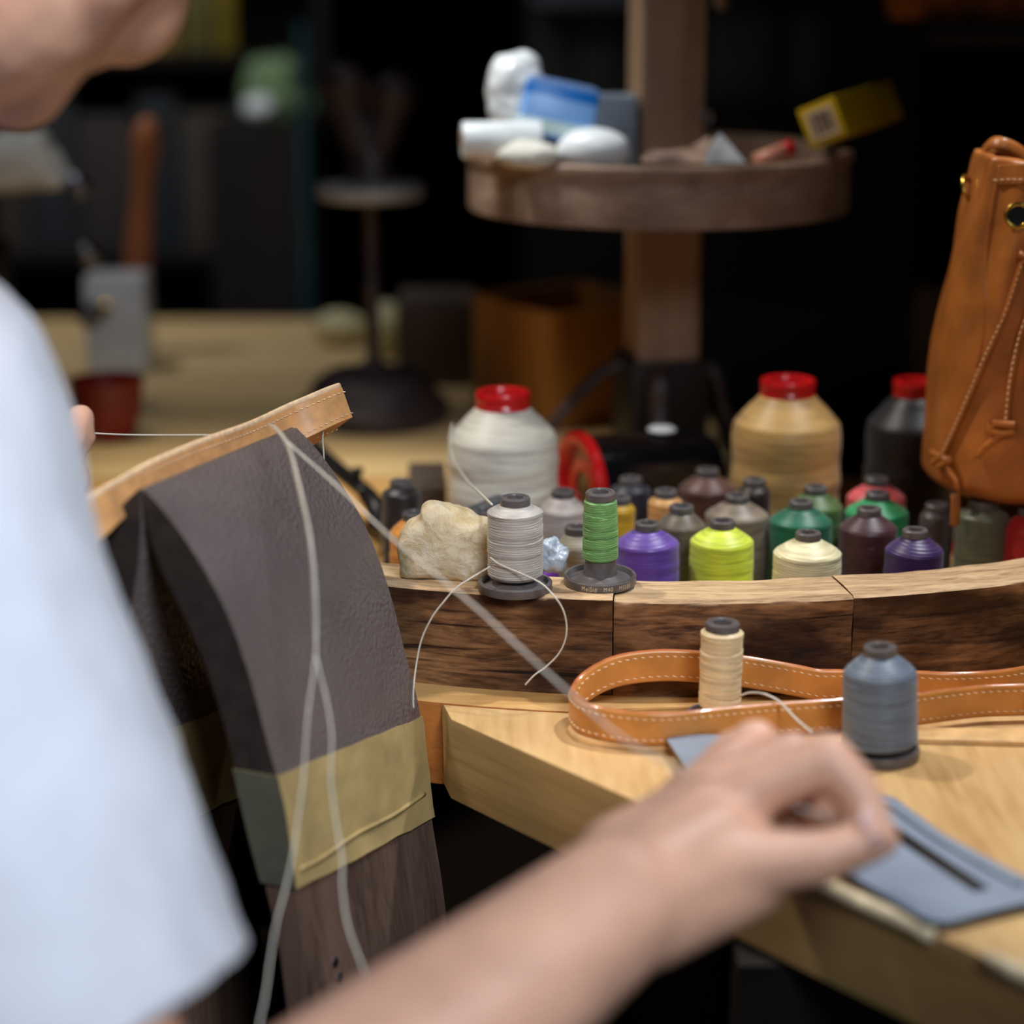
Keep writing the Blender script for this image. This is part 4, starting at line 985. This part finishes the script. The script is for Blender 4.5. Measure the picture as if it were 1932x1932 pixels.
# stuff in the tray
tag(blob('white_plastic_bag', ony(975, 185, 1.43), (.021, .022, .030), pbr('glossy_white', (236, 240, 242), .14, var=.02, coat=.5), amp=.22, freq=32, sub=5, seed=2), 'glossy white plastic bag heaped at the left of the tray', 'plastic bag')
tag(blob('white_plastic_bottle_top', ony(985, 128, 1.44), (.012, .012, .012), MC['glossy_white'], amp=.08, freq=50, sub=4, seed=6), 'white rounded cap sticking up above the white bag', 'cap')
rl_ = thing('paper_roll', 'white paper roll lying over the left edge of the tray', 'paper roll', ony(872, 262, 1.395)); rl_.rotation_euler = (0, pi/2, .12); rl_.location.z = 1.0135+.0118
lathe('roll', [(.0112, 0), (.0118, .0015), (.0118, .049), (.0112, .051), (.005, .051), (.005, 0)], M_white, rl_, 40, closed=True)
lathe('core', [(.0052, -.0003), (.0042, -.0003), (.0042, .0513), (.0052, .0513)], M_box, rl_, 24, closed=True)
def packmat():
    s = NT('blue_striped_print'); sep = s.n('ShaderNodeSeparateXYZ'); s.l(s.coord(), sep.inputs[0])
    mr = s.n('ShaderNodeMapRange'); mr.inputs[1].default_value = -.022; mr.inputs[2].default_value = .022; s.l(sep.outputs[2], mr.inputs[0])
    r = s.n('ShaderNodeValToRGB'); r.color_ramp.interpolation = 'CONSTANT'; e = r.color_ramp.elements
    e[0].position = 0; e[0].color = lin((60, 130, 205)); e[1].position = .12; e[1].color = lin((205, 226, 224))
    for p_, c in ((.32, (125, 172, 232)), (.66, (10, 108, 190)), (.84, (110, 140, 190))): k_ = e.new(p_); k_.color = lin(c)
    s.l(mr.outputs[0], r.inputs[0]); s.l(r.outputs[0], s.b.inputs['Base Color']); s.b.inputs['Roughness'].default_value = .3; return s.m
bp = box('blue_package', ony(1052, 212, 1.415), (.050, .022, .040), packmat(), rot=(radians(-12), radians(12), .12), bev=.006); tag(bp, 'blue and white striped soft package leaning in the tray', 'package')
tag(blob('white_round_lump', ony(1118, 283, 1.385), (.0235, .018, .0145), M_white, amp=.06, freq=30, sub=4, seed=9), 'smooth white rounded lump at the front of the tray', 'wax')
tag(blob('cream_cloth_ball', ony(1000, 292, 1.375), (.021, .014, .009), M_cloth, amp=.2, freq=60, sub=4, seed=3), 'cream crumpled cloth at the front of the tray', 'cloth')
M_clear = pbr('frosted_plastic', (150, 162, 180), .3, var=.05, trans=.45, coat=.2)
cb = thing('clear_plastic_box', 'clear plastic box standing beside the pillar on green lid', 'box', ony(1158, 238, 1.455))
box('box_body', (0, 0, .022), (.030, .026, .046), M_clear, cb, bev=.002); box('lid', (0, 0, -.009), (.034, .030, .016), pbr('dark_green_plastic', (8, 62, 48), .3, var=.1), cb, bev=.002)
cb.location.z = TF + .0185
def crumple(name, pts, mat, label, cat, amp=.002):
    bm = bmesh.new(); vv = [bm.verts.new(p_) for p_ in pts]; bm.faces.new(vv); bmesh.ops.triangulate(bm, faces=bm.faces[:]); bmesh.ops.subdivide_edges(bm, edges=bm.edges[:], cuts=4, use_grid_fill=True)
    for v in bm.verts: v.co += Vector((0, 1, .4))*noise.noise(v.co*70)*amp
    me = bpy.data.meshes.new(name); bm.to_mesh(me); bm.free(); o = obj(name, me, mat, smooth=False)
    md = o.modifiers.new('s', 'SOLIDIFY'); md.thickness = .0008; m2 = evalmesh(o); o.modifiers.clear(); o.data = m2; return tag(o, label, cat)
crumple('brown_paper', [ony(1208, 306, 1.365), ony(1222, 282, 1.37), ony(1290, 284, 1.38), ony(1338, 258, 1.385), ony(1350, 308, 1.375)], pbr('brown_paper', (176, 146, 128), .7), 'crumpled brown paper in the tray before the pillar', 'paper', .004)
crumple('white_paper', [ony(1326, 308, 1.37), ony(1345, 262, 1.375), ony(1358, 250, 1.378), ony(1408, 308, 1.37)], M_white, 'white folded paper triangle in the tray right of the pillar', 'paper', .003)
tb = thing('red_tipped_tube', 'pinkish tube with red tip under the yellow box', 'tube', (0, 0, 0))
tube('tube_body', [ony(1428, 308, 1.385), ony(1480, 285, 1.39)], [.0065, .006], pbr('pinkish_plastic', (206, 140, 118), .4), tb, 16, 2); tube('red_tip', [ony(1478, 286, 1.3895), ony(1496, 276, 1.392)], [.0062, .005], M_red, tb, 16, 2)
yb = thing('yellow_box', 'long yellow cardboard box tilted over the right edge of the tray', 'box')
a_, b_ = P(1546, 233, 1.375), P(1664, 198, 1.475); ax_ = (b_-a_).normalized(); up_ = (Vector((-.45, 0, .9)) - ax_*Vector((-.45, 0, .9)).dot(ax_)).normalized(); sd_ = ax_.cross(up_)
yb.matrix_world = Matrix.Translation((a_+b_)/2) @ Matrix((ax_, sd_, up_)).transposed().to_4x4()
L_ = .110
box('carton', (0, 0, 0), (L_, .027, .027), pbr('yellow_card', (206, 172, 16), .45, var=.06), yb, bev=.0008)
box('label_panel', (-L_/2 - .0003, 0, .0), (.0006, .019, .019), pbr('label_card', (214, 190, 160), .5), yb, bev=0)
for i, (yy, ww) in enumerate([(-.007, .001), (-.005, .0006), (-.0035, .0014), (-.001, .0008), (.0008, .0018), (.0032, .0008), (.005, .0014), (.0072, .0006)]):
    box('print_bar', (-L_/2 - .0008, yy, .0), (.0002, ww, .014), M_jawd, yb, bev=0)
# hanging pale tip
ht = thing('hanging_tool', 'pale pointed wooden tool tip hanging beside the pillar', 'tool', (0, 0, 0))
tube('wooden_tip', [ony(1362, -160, 1.55), ony(1362, -20, 1.55), ony(1362, 6, 1.55), ony(1362, 30, 1.55)], [.010, .012, .011, .001], M_pillar, ht, 16, 4, .5)

q_ = ony(1362, -160, 1.55); tube('cord', [q_ + Vector((0, 0, -.002)), Vector((q_.x, q_.y, 2.449))], .0012, M_line, ht, 6, 1)
# ------------------------------------------------------------------ things on the back table
bxT = thing('open_wooden_box', 'open orange-brown wooden box behind the white cone', 'box', (0, 0, 0))
cA, cB, cC = Vector((.033, 1.62, 0)), Vector((-.029, 1.717, 0)), Vector((.118, 1.69, 0)); cD = cB + cC - cA; hz = .873
def wallq(a, b, nm): 
    d = (b-a); L_ = d.length; m_ = (a+b)/2; an = math.atan2(d.y, d.x); o = box(nm, (m_.x, m_.y, (ZB+hz)/2 + .001), (L_, .007, hz-ZB-.002), M_box, bxT, rot=(0, 0, an), bev=.001); return o
wallq(cA, cB, 'side_panel'); wallq(cA, cC, 'side_panel'); wallq(cB, cD, 'side_panel'); wallq(cC, cD, 'side_panel')
prism('bottom_panel', [(p_.x, p_.y) for p_ in (cA, cC, cD, cB)], ZB+.0005, ZB+.006, M_box, bxT, bev=0)
gb = thing('grey_brown_box', 'dull grey brown wooden box standing left of the open box', 'box', (0, 0, 0))
x0, x1 = ony(748, 650, 1.80).x, ony(893, 650, 1.80).x
M_dull = wood('dull_wood', [(.3, (66, 54, 46)), (.5, (88, 74, 64)), (.7, (104, 88, 78))], (30, 30, 5), .6, .1, 13)
box('carcass', ((x0+x1)/2, 1.845, ZB+.036), (x1-x0, .09, .072), M_dull, gb, bev=.002); box('door', ((x0+x1)/2+.004, 1.798, ZB+.035), (x1-x0-.02, .004, .060), M_dull, gb, bev=.001)
st = thing('iron_stand', 'dark iron stand with round base, small plate and forked knobs', 'stand', (-.110, 1.665, ZB))
lathe('base', [(.02, 0), (.056, 0), (.060, .004), (.060, .014), (.052, .022), (.048, .032), (.036, .040), (.012, .044), (.006, .050)], M_iron, st, 56)
lathe('rod', [(.0055, .03), (.0055, .10), (.007, .105), (.005, .11), (.005, .165), (.010, .175)], M_dkwood if False else M_iron, st, 24)
lathe('plate', [(.008, .175), (.039, .176), (.042, .180), (.0415, .187), (.030, .188), (.012, .192)], pbr('worn_steel', (150, 148, 148), .45, .2, var=.1), st, 48)
fuse('forked_head', [capsule_data((0, 0, .192), .022, (0, 0, .204), .016), capsule_data((0, 0, .200), .013, (-.018, 0, .250), .014), capsule_data((-.016, 0, .250), .015, (-.018, 0, .264), .0185), capsule_data((0, 0, .200), .013, (.018, 0, .246), .014), capsule_data((.017, 0, .246), .015, (.019, 0, .256), .0185)], .0022, 4, M_iron, st)
jr = thing('white_jar', 'white square jar standing at the left of the back table', 'jar', (ony(226, 600, 1.88).x, 1.88, ZB))
box('jar_body', (0, 0, .043), (.054, .05, .086), pbr('white_ceramic', (196, 196, 196), .2, var=.04), jr, bev=.006)
o = lathe('jar_highlight', [(.0001, .002), (.004, .0018), (.0052, .0005), (.0052, 0)], M_brass, jr, 24); o.location = (-.006, -.0252, .058); o.rotation_euler = (pi/2, 0, 0)  # small disc added to stand for the blurred highlight on the jar
br = lathe('wooden_brush', [(.001, -.12), (.010, -.12), (.013, -.10), (.012, -.04), (.011, .0), (.009, .03), (.0105, .055), (.013, .07), (.012, .085), (.007, .094), (.001, .097)], wood('brush_wood', [(.3, (120, 66, 34)), (.5, (158, 92, 52)), (.7, (176, 110, 66))], (30, 30, 6)), None, 28)
br.location = (ony(262, 400, 1.94).x, 1.945, ZB+.1215); br.rotation_euler = (0, .12, 0); tag(br, 'turned brown wooden mallet handle standing behind the white jar', 'tool')
rp = thing('red_pot', 'small dark red bowl on the back table beside the shoulder', 'bowl', (ony(198, 800, 1.585).x, 1.60, ZB))
lathe('bowl', [(.001, 0), (.017, 0), (.021, .004), (.026, .022), (.0275, .042), (.0285, .047), (.0265, .0475), (.0255, .042), (.020, .010), (.001, .006)], pbr('red_glaze', (112, 18, 14), .25, var=.12, scale=20), rp, 48)
mc = thing('black_machine', 'black boxy machine with grey bolts behind the shoulder', 'machine', (-.52, 1.76, ZB))
box('base_box', (0, 0, .03), (.20, .12, .06), M_black, mc, bev=.006); box('middle_box', (.0, 0, .095), (.19, .10, .066), M_black, mc, bev=.006); box('upper_box', (-.004, 0, .155), (.18, .11, .050), M_black, mc, bev=.006)
for (x, y) in [(158, 352), (178, 482), (186, 598)]:
    q = ony(x, y, 1.70); o = lathe('bolt', [(.0001, .006), (.007, .005), (.010, .001), (.010, -.012)], M_steel, mc, 20); o.location = q - mc.location; o.rotation_euler = (pi/2, 0, 0)
    o.location.x -= .006
cl = slab_lump('white_cloth', [(-60, 262), (20, 248), (78, 248), (100, 275), (125, 320), (132, 352), (60, 362), (-60, 356)], 1.72, .06, .90, M_cloth, 'folded white cloth lying on the black machine', 'cloth', .002)
pb_ = blob('cream_cloth_wad', (ony(640, 650, 1.98).x, 1.99, ZB+.0165), (.026, .02, .017), pbr('cream_card', (206, 196, 150), .6, var=.1), amp=.1, freq=40, sub=3, flat=-.016); tag(pb_, 'dim cream cloth wad left of the iron stand rod', 'cloth')
pb_ = blob('cream_cloth_wad', (ony(732, 668, 1.93).x, 1.94, ZB+.0245), (.022, .02, .025), MC['cream_card'], amp=.1, freq=40, sub=3, seed=5, flat=-.024); tag(pb_, 'brighter cream cloth wad right of the iron stand rod', 'cloth')
# brown block and black clamp screw left of the white cone
wbk = box('brown_wooden_block', (-.0545, 1.33, ZB+.0195), (.024, .07, .038), M_dull, rot=(0, 0, .05), bev=.002); tag(wbk, 'grey brown wooden block left of the large white cone', 'block')
cs_ = thing('black_clamp', 'black metal clamp lying on the wooden block beside the clam', 'clamp', (0, 0, 0))
tube('bar', [P(585, 840, 1.44), P(640, 888, 1.395), P(695, 932, 1.35)], [.007, .006], M_black, cs_, 12, 4, .7)
tube('wing_screw', [P(668, 918, 1.37), P(674, 885, 1.365)], [.004, .0055], M_black, cs_, 10, 3, .5)
tube('jaw_arm', [P(692, 935, 1.35), P(712, 962, 1.335), P(716, 1000, 1.33)], [.006, .008], M_black, cs_, 10, 4)
# basket at the top right and the dark shelf it stands on
bsh = thing('wall_shelf', 'dark wooden shelf at the top right under the basket', 'shelf', (0, 0, 0))
sz_ = ony(1800, 40, 1.72).z
box('shelf_board', (.53, 1.80, sz_-.009), (.42, .24, .018), M_dkwood, bsh, bev=.001)
box('shelf_post', (.70, 1.88, (sz_-.018+ZB)/2), (.05, .05, sz_-.018-ZB-.001), M_dkwood, bsh, bev=.002)
bk = thing('wicker_basket', 'orange brown wicker basket on the shelf at the top right', 'basket', (ony(1850, 20, 1.76).x+.015, 1.78, sz_+.0005))
M_wick = pbr('wicker', (190, 112, 52), .5, var=.25, scale=60, bump=.2)
for k_ in range(7):
    ws = []
    for j in range(97):
        a = 2*pi*j/96; r_ = .080 + .004*k_*.6 + .0022*sin(a*24 + pi*k_); ws.append((r_*cos(a), r_*sin(a)*.8, .004 + k_*.007))
    tube('woven_ring', ws, .0042, M_wick, bk, 8, 1)
for j in range(24):
    a = 2*pi*j/24; tube('stake', [(.078*cos(a), .078*sin(a)*.8, .002), (.097*cos(a), .097*sin(a)*.8, .055)], .0028, M_wick, bk, 6, 1)
prism('basket_bottom', [(.078*cos(2*pi*i/24), .062*sin(2*pi*i/24)) for i in range(24)], 0, .003, M_wick, bk, bev=0)
# shelf unit far behind at the left
su = thing('shelf_unit', 'dark shelf unit filled with dim boxes at the back left', 'shelf', (0, 0, 0))
Y0 = 2.62
def zpx(y, Y): return ony(966, y, Y).z
def xpx(x, Y): return ony(x, 966, Y).x
lz = [zpx(478, Y0), zpx(100, Y0)]
xL, xR = -1.15, xpx(612, Y0)
for z in [.30] + lz + [1.42]: box('shelf_board', ((xL+xR)/2, Y0+.17, z-.009), (xR-xL, .34, .018), M_dkwood, su, bev=.001)
for x in (xL-.01, xR+.01): box('upright', (x, Y0+.17, .75), (.02, .34, 1.5), M_dkwood, su, bev=.001)
box('back_panel', ((xL+xR)/2, Y0+.345, .75), (xR-xL, .01, 1.5), M_dkwood, su, bev=0)
gm = [pbr('file_%d' % i, c, .7, var=.1) for i, c in enumerate([(52, 56, 60), (66, 60, 56), (40, 46, 52), (74, 66, 58)])]
desc = ['dark grey', 'warm grey', 'bluish grey', 'brownish grey']
xs = xL + .3; i = 0
while xs < xR - .03:
    w_ = [.060, .075, .052, .068][i % 4]; h_ = [.185, .17, .19, .165][(i*3) % 4]
    if xs + w_ > xR - .003: break
    o = box('box_file', (xs + w_/2, Y0+.11, lz[0] + h_/2 + .0005), (w_-.003, .18, h_), gm[i % 4], bev=.002)
    tag(o, '%s box file on the lower shelf, number %s from the right end' % (desc[i % 4], 'x'), 'box file', 'box files on the back shelf'); xs += w_; i += 1
files = [o for o in bpy.data.objects if o.name.startswith('box_file')]; files.sort(key=lambda o: -o.location.x)
words = ['first', 'second', 'third', 'fourth', 'fifth', 'sixth', 'seventh', 'eighth', 'ninth', 'tenth', 'eleventh', 'twelfth', 'thirteenth', 'fourteenth']
for k_, o in enumerate(files):
    c_ = o['label'].split(' box')[0]; o['label'] = '%s box file on the back shelf, %s from its right end' % (c_, words[k_])
gx = ony(528, 170, Y0)
gp = slab_lump('green_cloth_bundle', [(462, 222), (458, 160), (478, 120), (520, 105), (560, 112), (585, 150), (590, 222), (520, 230)], 2.56, .07, .5, pbr('pale_green_cloth', (112, 138, 96), .7, var=.25, scale=25), 'pale green bundle standing in front of the dim shelf unit', 'bundle', .003)
wbl = blob('white_cup', ony(490, 205, 2.50), (.020, .02, .016), M_white, amp=.05, sub=3); tag(wbl, 'pale rounded cup beside the green bundle', 'cup')
sp_ = box('support_cabinet', (xpx(530, 2.55), 2.535, (zpx(226, 2.53))/2+.0), (.125, .135, zpx(226, 2.53)-.003), M_dkwood, bev=.002); tag(sp_, 'narrow dark cabinet under the green bundle', 'cabinet')
tg = box('teal_glass_panel', (xpx(592, 2.46), 2.455, ZB - .25), (.010, .02, 1.06-.0), pbr('teal_glass', (36, 66, 72), .2, var=.1), bev=.001); tg.location.z = .53; tag(tg, 'upright dark teal glass edge left of the iron stand', 'glass panel')
ys_ = [(250, 310, (150, 120, 50)), (312, 372, (170, 140, 70)), (374, 430, (120, 112, 60)), (432, 474, (140, 120, 30))]
nmz = ['ochre', 'golden', 'olive', 'yellow']
for k_, (xa, xb, c) in enumerate(ys_):
    a, b = xpx(xa, Y0+.01), xpx(xb, Y0+.01); h_ = .10 + .015*(k_ % 2)
    o = box('shelf_packet', ((a+b)/2, Y0+.07, lz[1]+h_/2+.0005), (b-a-.003, .10, h_), pbr('packet_%d' % k_, c, .6, var=.2, scale=20), bev=.003); tag(o, '%s packet on the top shelf at the upper left' % nmz[k_], 'packet', 'packets on the top shelf')
# dark cabinets at the back right with dull panes
cbk = thing('glazed_cabinet', 'dark glazed cabinet standing behind the pillar', 'cabinet', (0, 0, 0))
Y1 = 2.9
xa, xb = xpx(985, Y1), xpx(1720, Y1)
box('carcass', ((xa+xb)/2, Y1+.16, .80), (xb-xa, .30, 1.60), M_dkwood, cbk, bev=.002)
M_pane = pbr('dim_pane', (58, 62, 58), .25, var=.2, scale=4)
for (p0, p1, q0, q1) in [(1000, 1082, 20, 230), (1090, 1178, 20, 230), (1330, 1462, 30, 190), (1488, 1560, 30, 190), (1700, 1715, 30, 190)]:
    a, b = ony(p0, q1, Y1), ony(p1, q0, Y1); box('pane', ((a.x+b.x)/2, Y1+.005, (a.z+b.z)/2), (b.x-a.x, .006, b.z-a.z), M_pane, cbk, bev=.001)
a, b = ony(1005, 12, Y1-.03), ony(1190, 0, Y1-.03); box('cornice', ((a.x+b.x)/2, Y1-.02, a.z+.012), (b.x-a.x, .05, .02), pbr('grey_edge', (120, 126, 136), .4), cbk, bev=.001)
# dim pale container right at the edge behind the bag
pcn = lathe('pale_container', [(.001, 0), (.030, 0), (.031, .003), (.031, .062), (.028, .068), (.001, .068)], pbr('dull_pink_brown', (110, 90, 80), .5), None, 32); pcn.location = (ony(1790, 640, 1.75).x, 1.75, ZB+.0005); pcn.scale = (1, 1, 1.4); tag(pcn, 'dull pinkish container on the back table behind the bag', 'container')

# ------------------------------------------------------------------ pieces of parts go one level deeper
def kid(th, child, par):
    ps = [c for c in th.children if c.name.split('.')[0] == par]
    for c in list(th.children):
        if c.name.split('.')[0] == child and ps: c.parent = ps[0]
kid(GREEN, 'lettering', 'base_flange'); kid(loopT, 'edge_stitching', 'strap_band'); kid(wt, 'zip_teeth', 'zip_tape')
kid(strap, 'top_stitching', 'front_panel'); kid(strap, 'lower_stitching', 'front_panel'); kid(strap, 'under_stitching', 'lower_panel')
kid(clam, 'tape_fold', 'tape_band'); kid(bagT, 'hem_stitching', 'hem_panel'); kid(bagT, 'cord_stitching', 'drawstring')
for c in clam.children:
    if c.name.startswith('screw') : pass
